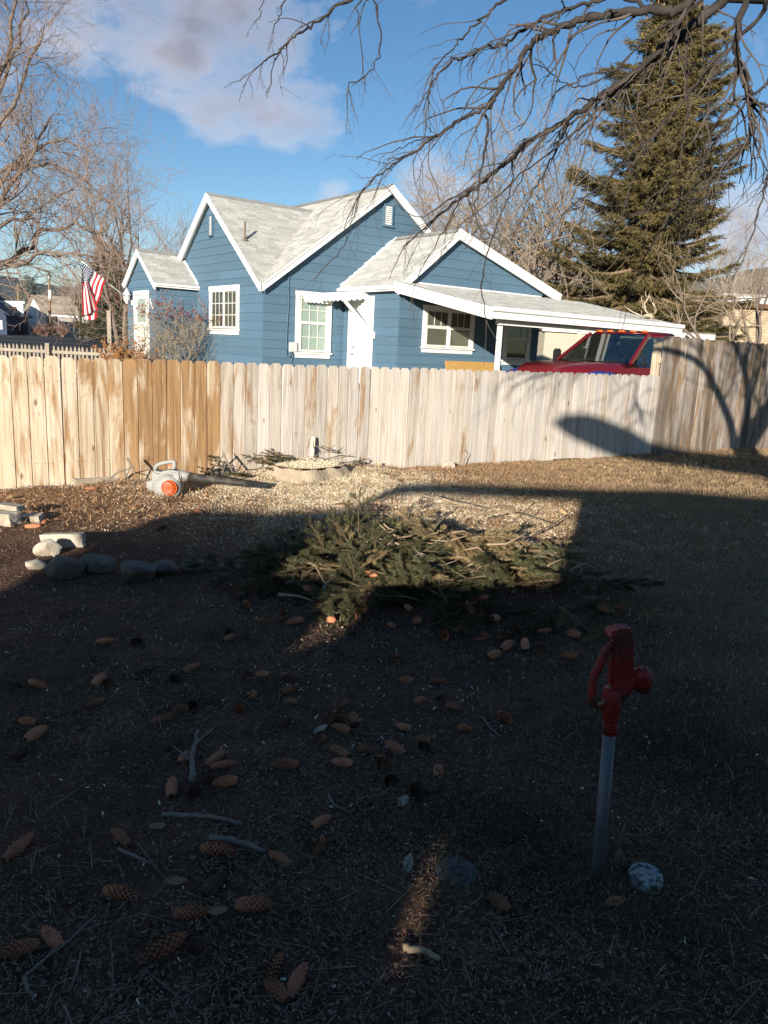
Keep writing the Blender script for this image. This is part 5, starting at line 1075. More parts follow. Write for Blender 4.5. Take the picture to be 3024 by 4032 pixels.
# truck frame: x forward, y left, z up; windshield top edge at x=0
def ring(x, w, z0, z1, r=.08): return [(x,-w,z0),(x,-w,z1-r),(x,-w+r,z1),(x,w-r,z1),(x,w,z1-r),(x,w,z0)]
def loft(secs, mats, name, mi=None, smooth=True, parent=truck):
    b = MB(); n = len(secs[0]); vs = [p for s in secs for p in s]; fs = []; ms = []
    for i in range(len(secs)-1):
        for j in range(n-1): fs.append((i*n+j, i*n+j+1, (i+1)*n+j+1, (i+1)*n+j)); ms.append(0)
    fs += [tuple(range(n))[::-1], tuple(range((len(secs)-1)*n, len(secs)*n))]; b.add(vs, fs); return b.build(name, mats, parent, smooth)
loft([ring(x, w, .92, z, r) for x, w, z, r in ((.82,.90,1.275,.10),(1.1,.90,1.265,.12),(1.6,.885,1.235,.14),(2.0,.86,1.19,.16),(2.18,.83,1.12,.16),(2.25,.80,1.0,.1))], TRED, 'hood')
b = MB(); b.prism([(-.95,-1.0,.45),(2.3,-1.0,.45),(2.32,-1.0,.85),(2.2,-1.0,1.02),(.85,-1.0,1.2),(-.95,-1.0,1.22)], (0,2.0,0)); b.build('cab_body', TRED, truck, bevel=.05)
for s_ in (-1, 1):
    b = MB(); b.prism([(-.9,s_*1.004,.55),(2.2,s_*1.004,.55),(2.2,s_*1.004,1.0),(1.7,s_*1.004,1.11),(.9,s_*1.004,.98),(-.9,s_*1.004,.95)], (0,s_*.008,0)); b.build('blue_stripe', TBLU, truck)
for s_ in (-1, 1):   # blue sweep over the fender top
    b = MB(); b.tube([(1.55,s_*.90,1.085),(1.75,s_*.895,1.08),(1.98,s_*.865,1.05),(2.22,s_*.82,.98)], [.01,.04,.05,.03], 8); b.build('fender_stripe', TBLU, truck, True)
b = MB(); b.box(-3.6,-1.0,-1.0,1.0,.5,1.25); bo = b.build('bed', TRED, truck, bevel=.05); MB().box(-3.55,-1.05,-.9,.9,1.24,1.262).build('bed_liner', BLACK, bo)
# cab roof, pillars
b = MB(); b.add([(.02,-.66,1.865),(.02,.66,1.865),(-1.0,.68,1.88),(-1.0,-.68,1.88),(-.02,-.62,1.925),(-.02,.62,1.925),(-.95,.64,1.935),(-.95,-.64,1.935)], [(0,1,2,3),(7,6,5,4),(4,5,1,0),(5,6,2,1),(6,7,3,2),(7,4,0,3)]); b.build('cab_roof', TRED, truck, True, bevel=.03)
for s_ in (-1, 1):
    MB().beam((.02,s_*.67,1.88), (.80,s_*.86,1.27), .055, .07, (0,0,1)).build('windshield_pillar', TRED, truck)
    MB().beam((-.98,s_*.69,1.88), (-1.0,s_*.90,1.22), .09, .05, (0,1,0)).build('rear_pillar', TRED, truck)
    b = MB(); b.prism([(-.02,s_*.69,1.845),(.62,s_*.86,1.28),(.62,s_*.885,1.20),(-.95,s_*.89,1.22),(-.95,s_*.70,1.85)], (0,s_*.006,0)); b.build('side_window', CARG, truck)
    MB().beam((.35,s_*.78,1.56), (.36,s_*.90,1.22), .025, .02, (0,1,0)).build('vent_divider', BLACK, truck)
    b = MB(); b.prism([(-.03,s_*.685,1.86),(-.95,s_*.69,1.87),(-.95,s_*.70,1.83),(.0,s_*.70,1.825)], (0,s_*.02,0)); b.build('door_frame', TRED, truck)
b = MB(); b.prism([(.03,-.63,1.87),(.03,.63,1.87),(.80,.83,1.28),(.80,-.83,1.28)], (.005,0,.005)); b.build('windshield', CARG, truck)
b = MB(); b.prism([(-.99,-.6,1.83),(-.99,.6,1.83),(-1.0,.75,1.32),(-1.0,-.75,1.32)], (-.005,0,0)); b.build('rear_window', CARG, truck)
b = MB(); b.prism([(-.97,-.88,.9),(-.97,.88,.9),(-.97,.88,1.33),(-.97,-.88,1.33)], (-.04,0,0)); b.build('rear_cab_panel', TRED, truck)
MB().box(.3,.84,-.8,.8,1.1,1.265).build('dashboard', BLACK, truck, bevel=.05)
for y in (-.42, .42):
    sb = MB(); sb.box(-.62,-.45,y-.24,y+.24,.95,1.46); sbo = sb.build('seat', SEAT, truck, bevel=.07); MB().box(-.62,-.5,y-.14,y+.14,1.47,1.66).build('headrest', SEAT, sbo, bevel=.05)
b = MB(); b.tube([(.22+.07*math.sin(a), .42+.19*math.cos(a), 1.30+.18*math.sin(a)) for a in np.linspace(0, 2*math.pi, 25)], .014, 8, cap=False); b.tube([(.22,.42,1.30),(.4,.42,1.2)], .03, 8); b.build('steering_wheel', BLACK, truck, True)
MB().box(.09,.12,-.13,.13,1.72,1.78).build('rear_view_mirror', BLACK, truck, bevel=.01)
b = MB(); b.lathe([(.003,0),(.02,-.03),(.024,-.06),(.003,-.09)], 8, 'z', (.12,.0,1.70)); b.build('hanging_freshener', SEAT, truck, True)
for y in (-.52,-.27,0,.27,.52): b = MB(); b.lathe([(.07,0),(.06,.022),(.03,.036),(.001,.038)], 12, 'z', (-.07,y,1.925)); b.v = [Vector((-.07+(v.x+.07)*1.0, y+(v.y-y)*1.15, v.z)) for v in b.v]; b.build('roof_light', LENS, truck, True)
for s_ in (-1, 1):
    b = MB(); b.beam((.48,s_*.88,1.27),(.46,s_*1.10,1.30),.03,.03); mo = b.build('mirror_arm', BLACK, truck); MB().box(.40,.50,s_*1.16-.09,s_*1.16+.09,1.20,1.52 if s_ < 0 else 1.42).build('side_mirror', BLACK, mo, bevel=.03)
for y0, y1 in ((.1,.68),(-.55,.02)): MB().tube([(.84,y0,1.285),(.80,(y0+y1)/2,1.305),(.72,y1,1.345)], .010, 5).build('wiper', BLACK, truck)
for x in (1.55, -2.35):
    for s_ in (-1, 1):
        b = MB(); b.lathe([(.2,-.12),(.36,-.12),(.39,-.08),(.39,.08),(.36,.12),(.2,.12)], 26, 'y', (x, s_*.88, .39)); w = b.build('wheel', RUB, truck, True); b = MB(); b.lathe([(.21,-.11),(.21,.11),(.16,.122),(.05,.115),(.001,.115)], 20, 'y', (x, s_*.89, .39)); b.build('rim', STEEL, w, True)
for s_ in (-1, 1): MB().box(2.24,2.30,s_*.78-.14,s_*.78+.14,.80,.98).build('headlight', GLASS, truck, bevel=.02)
MB().box(2.28,2.33,-.6,.6,.62,1.0).build('grille', STEEL, truck, bevel=.02); MB().box(2.28,2.45,-1.0,1.0,.42,.60).build('front_bumper', STEEL, truck, bevel=.03)
# ================================================================ buildings beyond
def shed(name, label, cat, loc, rz, w, d, h, rh, wm, rm, over=.3, flat=False):
    t = thing(name, label, cat, loc, rz); b = MB()
    if flat: b.box(-w/2,w/2,0,d,0,h)
    else: b.prism([(-w/2,0,0),(-w/2,d,0),(-w/2,d,h),(-w/2,d/2,h+rh),(-w/2,0,h)], (w,0,0))
    b.build('wall', wm, t)
    if flat: MB().box(-w/2-over,w/2+over,-over,d+over,h,h+rh).build('roof', rm, t); MB().box(-w/2-over-.02,w/2+over+.02,-over-.02,-over+.06,h-.05,h+rh*.7).build('fascia', WHITE, t)
    else:
        for sg in (0, 1):
            y0, y1 = (-over, d/2) if sg == 0 else (d+over, d/2); z0 = h-rh*over/(d/2)
            b = MB(); b.prism([(-w/2-over,y0,z0),(w/2+over,y0,z0),(w/2+over,y1,h+rh),(-w/2-over,y1,h+rh)], (0,0,.14)); r_ = b.build('roof', rm, t)
            if sg == 0:
                MB().box(-w/2-over,w/2+over,y0-.05,y0,z0-.12,z0+.13).build('fascia', WHITE, t)
                n = 11
                for i in range(n): 
                    t0, t1 = i/n, (i+1.08)/n; b = MB(); ya, yb = y0+(y1-y0)*t0, y0+(y1-y0)*min(1, t1); za, zb = z0+(h+rh-z0)*t0, z0+(h+rh-z0)*min(1, t1); b.prism([(-w/2-over-.02,ya,za+.142),(w/2+over+.02,ya,za+.142),(w/2+over+.02,yb,zb+.142),(-w/2-over-.02,yb,zb+.142)], (0,-.02,.045)); b.build('shingle_course', rm, r_)
    return t
GREYR = mat('grey_shingle_roof', (.20,.17,.135), (.29,.25,.20), 1.3, .9, .02, 6, rnd=.3); STUC = mat('tan_stucco', (.44,.31,.18), (.50,.36,.215), 1.5, .9, .01, 8); BRNR = mat('brown_roof', (.14,.07,.045), (.18,.09,.055), 1, .9)
WSID = mat('white_siding', (.70,.69,.66), (.62,.61,.58), 1, .8); GSID = mat('grey_block_wall', (.30,.28,.25), (.38,.36,.32), .8, .9, .02, 3)
def base(x, y, Y): p = at(x, y, Y); p.z = gz1(p.x, p.y); return p
def DX(px, Y): return px*Y/1661
# white gable-end garage: gable facing left-front, long grey side to the right
p = base(98, 718, 92); g = thing('garage', 'white gabled garage with mossy grey roof across the road', 'garage', p, rad(-8))
b = MB(); b.prism([(0,0,-.5),(-2.6,1.6,-.5),(-2.6,1.6,2.35),(-1.3,.8,3.95),(0,0,2.35)], (10.5,6.0,0)) if False else b.prism([(-2.75,.6,-.5),(0,0,-.5),(0,0,2.4),(-1.375,.3,4.35),(-2.75,.6,2.4)], (9.5,4.2,0)); b.build('wall', WSID, g)
b = MB(); b.prism([(.06,-.06,-.5),(9.55,4.14,-.5),(9.55,4.14,2.38),(.06,-.06,2.38)], (.02,-.05,0)); b.build('side_wall', GSID, g)
for sg in (0, 1):
    e = Vector((.25,-.1,2.28)) if sg == 0 else Vector((-3.0,.7,2.28)); r0 = Vector((-1.375,.28,4.42)); dv = Vector((9.7,4.29,0)); o_ = Vector((-.25,-.11,0))
    b = MB(); b.prism([e+o_, e+dv, r0+dv, r0+o_], (0,0,.14)); rf = b.build('roof', GREYR, g)
    if sg == 0:
        for i in range(12):
            a_, c_ = e.lerp(r0, i/12), e.lerp(r0, min(1, (i+1.1)/12)); b = MB(); b.prism([a_+o_*1.1+Vector((.0,-.01,.145)), a_+dv+Vector((0,-.01,.145)), c_+dv+Vector((0,0,.145)), c_+o_*1.1+Vector((0,0,.145))], (0,-.01,.05)); b.build('shingle_course', GREYR, rf)
        MB().beam(e+o_+Vector((.02,-.05,.05)), e+dv+Vector((.02,-.05,.05)), .08, .22).build('fascia', WHITE, g)
b = MB(); b.box(-.02,.0,-.1,0,0,2); 
for u in (.42, .72): q = Vector((9.5*u, 4.2*u, 0)); b = MB(); b.prism([q+Vector((.1,-.08,1.0)), q+Vector((.95,.29,1.0)), q+Vector((.95,.29,1.75)), q+Vector((.1,-.08,1.75))], (.03,-.07,0)); b.build('window', DARK, g)
# tan flat building with a dark door, right of the flag
p = base(186, 727, 96); t = thing('tan_building', 'tan stuccoed building with brown eaves and a dark doorway behind the flag', 'building', p, rad(-6))
MB().box(0,7.5,0,7,-.5,3.05).build('wall', STUC, t); b = MB(); b.prism([(-.5,-.9,3.0),(8.2,-.9,3.0),(8.2,3,4.15),(.9,3,4.15)], (0,.5,.16)); b.build('roof', BRNR, t); MB().box(-.5,8.2,-1.0,-.9,2.86,3.14).build('eave', BRNR, t)
MB().box(3.25,4.6,-.06,-.01,-.1,2.72).build('doorway', DARK, t); MB().box(3.15,4.7,-.05,-.012,2.725,2.85).build('door_frame', BRNR, t)
# blue roofed house at the extreme left and the white sign cabinet
p = base(-32, 722, 80); t = thing('dark_house', 'dark blue house corner at the far left beyond the road', 'house', p, rad(10)); NV = mat('navy_siding', (.03,.045,.085), (.04,.06,.1), 1, .8)
MB().box(-4,2.1,0,8,-.5,2.0).build('wall', NV, t); b = MB(); b.prism([(2.5,-.4,1.95),(2.5,8.4,1.95),(-.9,8.4,4.3),(-.9,-.4,4.3)], (0,0,.15)); b.prism([(-4.4,-.4,1.95),(-4.4,8.4,1.95),(-.95,8.4,4.3),(-.95,-.4,4.3)], (0,0,.15)); b.build('roof', NV, t)
b = MB(); b.prism([(-4,.0,2.0),(2.1,.0,2.0),(-.9,.0,4.2)], (0,.1,0)); b.build('gable', NV, t)
for x in (-.6, 1.0): MB().box(x,x+.7,-.04,-.005,.6,1.5).build('window', WSID, t)
p = base(29, 719, 84); t = thing('sign_cabinet', 'white roadside sign cabinet on a single post across the road', 'sign', p, rad(12))
MB().box(-.06,.06,-.06,.06,0,2.0).build('post', STEEL, t); MB().box(-.75,1.15,-.2,.2,1.95,3.3).build('cabinet', WHITE, t, bevel=.03); b = MB(); b.prism([(-1.5,-.3,3.25),(1.35,-.3,3.35),(1.35,-.3,3.55),(-1.5,-.3,3.5)], (0,.6,0)); b.build('cap', WHITE, t); MB().box(-.5,.5,-.225,-.205,2.55,2.95).build('dark_panel', DARK, t); MB().box(-.35,.9,-.224,-.206,2.25,2.36).build('panel_line', SHADE, t)
# brick building to the right and the garage beyond the carport
def brick():
    M, t, P = newmat('buff_brick', .9, .15); L = t.links; tc = nd(t, 'ShaderNodeTexCoord'); mp = nd(t, 'ShaderNodeMapping'); mp.inputs['Rotation'].default_value = (rad(90), 0, 0)
    L.new(tc.outputs['Object'], mp.inputs[0]); br = nd(t, 'ShaderNodeTexBrick', _Scale=1.0); br.inputs['Color1'].default_value = (.44,.32,.20,1); br.inputs['Color2'].default_value = (.52,.40,.27,1); br.inputs['Mortar'].default_value = (.36,.30,.23,1)
    br.inputs['Mortar Size'].default_value = .012; br.inputs['Brick Width'].default_value = .42; br.inputs['Row Height'].default_value = .14; L.new(mp.outputs[0], br.inputs['Vector']); L.new(br.outputs['Color'], P.inputs['Base Color'])
    bp = nd(t, 'ShaderNodeBump', _Distance=.01); L.new(br.outputs['Fac'], bp.inputs['Height']); bp.invert = True; L.new(bp.outputs[0], P.inputs['Normal']); return M
BRK = brick()
p = base(1535, 745, 40); t = shed('brick_building', 'buff brick building with a flat white-edged roof beyond the tall fence', 'building', (p.x, p.y, 0), rad(4), 30, 12, 4.55, .42, BRK, GSID, .35, True); t.location.x += 15; t.location.z = at(1600, 640, 40).z-4.97
MB().box(-15.3,15.3,-.38,-.36,4.35,4.56).build('eave_trim', BRNR, t)
BEIG = mat('beige_siding', (.42,.37,.28), (.47,.42,.32), 1, .8)
p = base(1290, 745, 31); t = shed('beige_garage', 'beige garage with a panelled door seen beneath the carport roof', 'garage', (p.x+1.2, p.y, 0), rad(12), 7.0, 6, 2.35, .22, BEIG, GREYR, .15, True)
MB().box(-1.6,2.2,-.05,-.01,0,2.15).build('garage_door', SHADE, t); MB().box(-1.7,2.3,-.06,-.012,2.16,2.28).build('door_header', BEIG, t)
p = base(1300, 620, 52); t = shed('far_gable_house', 'pale far house with a yellowish gable glimpsed behind the spruce', 'house', (p.x-1, p.y, 0), rad(-35), 8, 7, 4.0, 3.4, mat('yellow_siding', (.50,.44,.28), (.55,.48,.32), 1, .8), GREYR, .4)
# ---------------------------------------------------------------- picket fence at the roadside
PICK = mat('weathered_picket', (.24,.20,.15), (.31,.26,.20), 6, .85, rnd=.3)
pk = thing('picket_fence', 'weathered grey picket fence between the yard and the road', 'fence', (0,0,0)); P0 = at(-15, 739, 24.0); P1 = at(252, 752, 23.2)
bk = MB(); bk.add([(-.035,0,0),(.035,0,0),(.035,0,.90),(0,0,.98),(-.035,0,.90),(-.035,.02,0),(.035,.02,0),(.035,.02,.90),(0,.02,.98),(-.035,.02,.90)], [(0,1,2,3,4),(9,8,7,6,5),(0,5,6,1),(1,6,7,2),(2,7,8,3),(3,8,9,4),(4,9,5,0)]); pkm = bk.mesh('picket', PICK)
n = int((P1-P0).length/.135); an_ = math.atan2(P1.y-P0.y, P1.x-P0.x); zt_ = (P0.z+P1.z)/2
for i in range(n+1):
    p = P0.lerp(P1, i/n); o = link('picket', pkm, pk, (p.x, p.y, p.z-.98+rng.uniform(-.012,.012))); o.rotation_euler = (0, rng.uniform(-.02,.02), an_)
for dz in (.20, .72): MB().beam((P0.x, P0.y-.03, P0.z-dz), (P1.x, P1.y-.03, P1.z-dz), .04, .09).build('rail', PICK, pk)
for x in (103, 238): p = at(x, 745, 23.5); MB().box(p.x-.06, p.x+.06, p.y-.06, p.y+.06, 0, p.z+(.05 if x < 200 else 1.0)).build('post', PICK, pk)
# ---------------------------------------------------------------- utility poles and wires
POLE = mat('utility_pole_wood', (.20,.13,.08), (.28,.19,.12), 4, .9, .01, 30)
def upole(label, x, ytop, ybot, Y, r):
    a, e = base(x+1, ybot, Y), at(x-1, ytop, Y); t = thing('utility_pole', label, 'utility pole', a); b = MB(); b.tube([(0,0,-.3), e-a], [r, r*.7], 10); b.build('pole', POLE, t, True); return a, e, t
a1, e1, t1_ = upole('brown utility pole with a white band in front of the garage', 107, 588, 715, 88, .17); MB().lathe([(.19,0),(.19,1.1)], 10, 'z', (e1-a1)-Vector((0,0,3.0))).build('white_band', WHITE, t1_, True); MB().lathe([(.1,0),(.16,.1),(.16,.5),(.08,.6)], 10, 'z', (e1-a1)+Vector((0,0,-.9))).build('insulator', STEEL, t1_, True)
a2, e2, t2_ = upole('tall weathered utility pole left of the blue spruce', 40, 612, 700, 98, .2)
WIRE = mat('black_wire', (.02,.02,.02), None, 5, .6)
def wire(label, a, b, sag=.5):
    a, b = Vector(a), Vector(b); m_ = MB(); n = 14; m_.tube([a.lerp(b, i/n)-a-Vector((0,0,sag*4*(i/n)*(1-i/n))) for i in range(n+1)], .035, 4); tag(m_.build('power_line', WIRE, None, loc=a), label, 'wire')
wire('upper power line running left from the utility pole', e1-Vector((0,0,.3)), at(-60, 588, 70), .4); wire('power line running right from the utility pole behind the flag', e1-Vector((0,0,.3)), at(330, 618, 110), .6); wire('sloping service line from the utility pole towards the tan building', e1-Vector((0,0,.7)), at(215, 652, 95), .2); wire('lower power line between the two utility poles', e1-Vector((0,0,.9)), e2-Vector((0,0,.4)), .3)
wire('thin overhead line crossing behind the carport roof', at(1190, 605, 36), at(1700, 640, 34), .4)
# chain-link fence posts by the road and small dark objects
for i, (x, lab) in enumerate(((62,'steel fence post before the white garage end'),(128,'steel fence post right of the brown utility pole'),(160,'steel fence post near the bare roadside tree'))):
    p = base(x, 719, 86.5); tag(MB().tube([(0,0,0),(0,0,2.0)], .05, 6).build('fence_post', STEEL, None, loc=p), lab, 'post')
p = base(120, 718, 85.5); tag(MB().box(-.2,.2,-.2,.2,0,2.2).build('dark_post', DARK, None, loc=p, bevel=.02), 'thick dark post beside the utility pole across the road', 'post')
# ================================================================ bare trees
def grow(r, p, d, L_, R_, lvl, maxl, out, P_):
    """recursive limb: out gets (points, radii, level)"""
    n = max(3, int(4+2*(lvl == 0))); pts = [p.copy()]; rr = [R_]; q = p.copy(); dd = d.normalized()
    for i in range(n):
        w = P_['wob']*(1 if lvl else .5)
        dd = (dd+Vector((r.gauss(0,w), r.gauss(0,w), r.gauss(0,w)+(P_['up'] if lvl < 3 else P_.get('tipup', P_['up']))))).normalized(); q = q+dd*L_/n; pts.append(q.copy()); rr.append(R_*(1-.62*(i+1)/n) if lvl < maxl else R_*(1-.75*(i+1)/n))
    out.append((pts, rr, lvl))
    if lvl >= maxl: return
    k = P_['kids'][min(lvl, len(P_['kids'])-1)]
    for i in range(k):
        t = r.uniform(.25 if lvl else P_.get('first', .35), 1.0) if i else 1.0; j = min(n-1, int(t*n)); a = pts[j].lerp(pts[min(n, j+1)], t*n-j if t < 1 else 1)
        if t >= 1: a = pts[-1]
        base_d = (pts[min(n, j+1)]-pts[j]).normalized(); ax = base_d.orthogonal().normalized(); ax.rotate(Matrix.Rotation(r.uniform(0, 6.283), 3, base_d)); nd_ = base_d.copy(); nd_.rotate(Matrix.Rotation(r.uniform(*P_['ang']), 3, ax))
        rt = R_*(1-.62*t); grow(r, a, nd_, L_*r.uniform(*P_['len']), max(P_['rmin'], min(rt*.85, R_*.62)), lvl+1, maxl, out, P_)
def tree(name, label, loc, seed, H, R_, params, maxl, mt, mc, lean=(0,0,1), group=None, trunks=1, cat='tree', split=2, spread=.3):
    r = random.Random(seed); t = thing(name, label, cat, loc, 0, group); out = []
    for k in range(trunks):
        d = Vector(lean)+(Vector((r.uniform(-spread,spread), r.uniform(-spread,spread), 0)) if trunks > 1 else Vector((0,0,0))); grow(r, Vector((r.uniform(-.15,.15)*(trunks > 1), r.uniform(-.15,.15)*(trunks > 1), -.2)), d, H*params.get('tl', .42), R_, 0, maxl, out, params)
    a, c = MB(), MB()
    for pts, rr, lvl in out: (a if lvl < split else c).tube(pts, rr, 6 if lvl < 2 else 3, cap=False)
    me = a.mesh('trunk', mt, True); link('trunk', me, t); me = c.mesh('crown', mc, True); link('crown', me, t); return t
BK1 = mat('grey_brown_bark', (.13,.10,.08), (.21,.165,.13), 6, .9, .01, 20); TW1 = mat('reddish_twigs', (.27,.19,.15), (.38,.275,.21), 2, .9); TW2 = mat('pale_brown_twigs', (.23,.17,.12), (.33,.25,.17), 2, .9); BK2 = mat('dark_bark', (.022,.018,.017), (.06,.048,.04), 14, .9, .003, 40)
PA = dict(wob=.16, up=.04, kids=(6,5,5,4,3), ang=(.35,.85), len=(.55,.8), rmin=.009, first=.3)
PU = dict(wob=.12, up=.07, kids=(6,4,4,3), ang=(.3,.7), len=(.5,.75), rmin=.012, first=.3)
PW = dict(wob=.20, up=.02, kids=(6,5,4,4,3), ang=(.4,1.0), len=(.55,.8), rmin=.014, first=.25)
# the big tree whose limbs enter from the left edge
def limb_tree():
    r = random.Random(41); b0 = base(-330, 745, 27); t = thing('bare_tree', 'large bare tree with dense arching twigs leaning in from the left edge', 'tree', b0); out = []; Y0 = 27
    trunk = [Vector((0,0,-.3)), Vector((.1,0,2.0)), Vector((.5,0,4.0))]; out.append((trunk, [.42,.36,.30], 0))
    PT = dict(wob=.19, up=.03, kids=(5,4,4,3,3), ang=(.35,1.0), len=(.5,.8), rmin=.0055, first=.2)
    limbs = [([(-120,640),(0,575),(50,545),(95,500),(160,480),(215,505)], .2, .05), ([(-120,640),(-20,590),(60,560),(130,545),(185,555),(240,570)], .16, .04), ([(-110,600),(-20,470),(30,400),(70,320),(110,250)], .24, .05), ([(-90,520),(0,400),(60,330),(140,300),(200,330)], .16, .04), ([(-100,560),(-40,330),(-10,200),(20,90),(40,-40)], .26, .06), ([(-40,330),(30,230),(70,140),(95,60)], .12, .04), ([(-60,440),(20,360),(110,350),(190,390),(250,460)], .13, .03), ([(-30,250),(30,130),(50,20),(60,-60)], .1, .03), ([(-60,520),(10,480),(60,470),(110,430),(170,400)], .12, .03)]
    for li, (px_, r0, r1) in enumerate(limbs):
        pts = [at(x, y, Y0+.9*math.sin(li*2.1+i*.8))-b0 for i, (x, y) in enumerate(px_)]; n = len(pts)
        if li in (0,1,2,4): pts = [trunk[1] if li < 2 else trunk[2]]+pts; n += 1
        fine = []
        for a, c in zip(pts[:-1], pts[1:]):
            for k in range(3): fine.append(a.lerp(c, k/3)+Vector((r.gauss(0,.06), r.gauss(0,.06), r.gauss(0,.06))))
        fine.append(pts[-1]); m_ = len(fine); rr = [.62*(r0+(r1-r0)*i/(m_-1)) for i in range(m_)]; out.append((fine, rr, 0))
        for i in range(4, m_):
            for _ in range(2):
                d = (fine[i]-fine[i-1]).normalized(); ax = d.orthogonal(); ax.rotate(Matrix.Rotation(r.uniform(0,6.28), 3, d)); d2 = d.copy(); d2.rotate(Matrix.Rotation(r.uniform(.4,1.1), 3, ax)); grow(r, fine[i].copy(), d2, r.uniform(1.0,2.0), rr[i]*.42, 2, 5, out, PT)
    a, c = MB(), MB()
    for pts, rr, lvl in out: (a if lvl < 2 else c).tube(pts, rr, 6 if lvl < 2 else 3, cap=False)
    link('trunk', a.mesh('trunk', BK1, True), t); link('crown', c.mesh('crown', TW1, True), t)
limb_tree()
tree('bare_tree', 'tall bare multi-stemmed tree behind the porch roof', base(262, 735, 50), 5, 13.5, .17, dict(PU, tl=.5, rmin=.008), 4, BK1, TW1, trunks=2, spread=.22)
tree('bare_tree', 'thin bare tree rising left of the front gable', base(360, 735, 58), 8, 9.5, .13, dict(PU, tl=.5), 4, BK1, TW1, lean=(.35,0,1), trunks=2)
tree('bare_tree', 'small bare roadside tree in front of the tan building', base(172, 722, 84), 15, 8.5, .14, PU, 4, BK1, TW2, lean=(-.15,0,1), trunks=2)
for i, (x, Y_t, h, sd, lab) in enumerate(((1010,44,14.5,21,'bare tree behind the main roof peak'), (1085,40,15.5,22,'dense bare tree standing behind the wing gable'), (1160,43,14.5,23,'bare tree between the wing gable and the spruce'), (930,50,12.5,24,'bare tree peeking over the main roof ridge'), (1225,47,12,25,'bare thicket tree at the left foot of the spruce'))):
    tree('bare_tree', lab, base(x, 745, Y_t), sd, h, .22, PW, 4, BK1, TW2, trunks=2, spread=.35)
tree('bare_tree', 'slender leaning bare tree in front of the brick building', base(1590, 760, 26), 31, 7.0, .13, dict(PA, kids=(4,4,3,3), up=.05), 4, BK1, TW2, lean=(-.55,0,1))
tree('bare_tree', 'bare tree against the brick wall at the right edge', base(1665, 760, 30), 32, 9.0, .12, dict(PA, kids=(5,4,3,3)), 4, BK1, TW2, lean=(-.12,0,1))
tree('bare_tree', 'pale bare tree behind the right side of the spruce', base(1590, 740, 60), 33, 13, .16, PU, 4, BK1, mat('pale_twigs', (.36,.29,.23), (.42,.35,.28), 2, .9), trunks=3)
# ================================================================ conifers
SPN = mat('sunlit_spruce_foliage', (.088,.070,.027), (.155,.120,.047), .8, .75, spec=.2, tint=.8); SPB = mat('spruce_trunk_bark', (.20,.135,.08), (.30,.21,.13), 3, .9, .02, 12); BSP = mat('blue_spruce_foliage', (.14,.17,.15), (.2,.22,.19), .8, .8, tint=.6); JUN = mat('juniper_foliage', (.07,.055,.028), (.125,.095,.05), .8, .8, tint=.8)
def conifer(label, loc, H, Rb, seed, m, name='spruce_tree', lvls=46, per=6, z0=.9, droop=.35, nl=.22, shoots=1.0, power=.85, bark=SPB, gaps=.0, lean=(0,0)):
    r = random.Random(seed); t = thing(name, label, 'tree', loc); b = MB(); b.tube([(0,0,-.3),(lean[0]*.5,lean[1]*.5,H*.5),(lean[0],lean[1],H)], [H*.017,H*.010,.02], 8)
    V = []; F_ = []; T_ = []
    def shoot(p, d, L_, tv):
        # a flat-ish spray of thin blades around a twig
        e1 = d.orthogonal().normalized(); e1.rotate(Matrix.Rotation(r.uniform(0,6.28), 3, d)); k = 9
        for i in range(k):
            q = p+d*L_*(i/k); a = r.uniform(0, 6.28); o_ = e1.copy(); o_.rotate(Matrix.Rotation(a, 3, d)); tipd = (d*.9+o_*.8+Vector((0,0,-.25))).normalized(); sd = tipd.cross(d); sd = sd.normalized()*L_*.06 if sd.length > 1e-4 else e1*L_*.08
            o = len(V); V.extend([tuple(q-sd), tuple(q+sd), tuple(q+tipd*L_*r.uniform(.45,.75))]); F_.append((o,o+1,o+2)); T_.append(min(1, max(0, tv+r.uniform(-.3,.3))))
    for i in range(lvls):
        z = z0+(H-z0)*(i/lvls)**.95; f = 1-(z-z0)/(H-z0); R_ = Rb*(f**power)+.12
        for k in range(per if f > .15 else 4):
            if r.random() < gaps: continue
            a = 6.283*(k/per)+i*2.4+r.uniform(-.35,.35); L_ = R_*r.uniform(.45,1.18); c0 = Vector((lean[0]*z/H, lean[1]*z/H, z+r.uniform(-.15,.15))); hd = Vector((math.cos(a), math.sin(a), 0)); pts = []
            for s_ in range(6): u = s_/5; pts.append(c0+hd*L_*u+Vector((0,0,L_*(-droop*u*1.3+(droop+.16)*u*u*.95*(1 if f < .75 else .7)))))
            b.tube(pts, [max(.012, .028*L_*(1-.85*s_/5)) for s_ in range(6)], 4, cap=False)
            tv = r.random(); ns = max(3, int(L_*9*shoots))
            for s_ in range(ns):
                u = .14+.86*(s_+r.random())/ns; j = min(4, int(u*5)); p = pts[j].lerp(pts[j+1], u*5-j); d = (pts[j+1]-pts[j]).normalized()
                side = hd.cross(Vector((0,0,1)))*r.choice((-1,1)); w = (1-u)*.55*min(1.0, L_*.5)+.06
                p2 = p+side*w*r.random()*1.5+Vector((0,0,-.10*r.random())); dd = (d*.8+side*r.uniform(0,.8)+Vector((0,0,r.uniform(-.55,.12)))).normalized(); shoot(p2, dd, nl*r.uniform(.8,1.5), tv*.5+.35*r.random())
    link('trunk', b.mesh('trunk', bark, True), t); npmesh('crown', V, F_, m, t, T_); return t
sb_ = base(1372, 745, 36); spt = conifer('huge sunlit spruce towering behind the carport with hanging cones', sb_, 18.6, 4.7, 3, SPN, lvls=64, per=7, z0=1.2, nl=.27, shoots=4.2, power=.60, gaps=.14, droop=.45, lean=(.2, 0))
r_ = random.Random(9); b = MB()
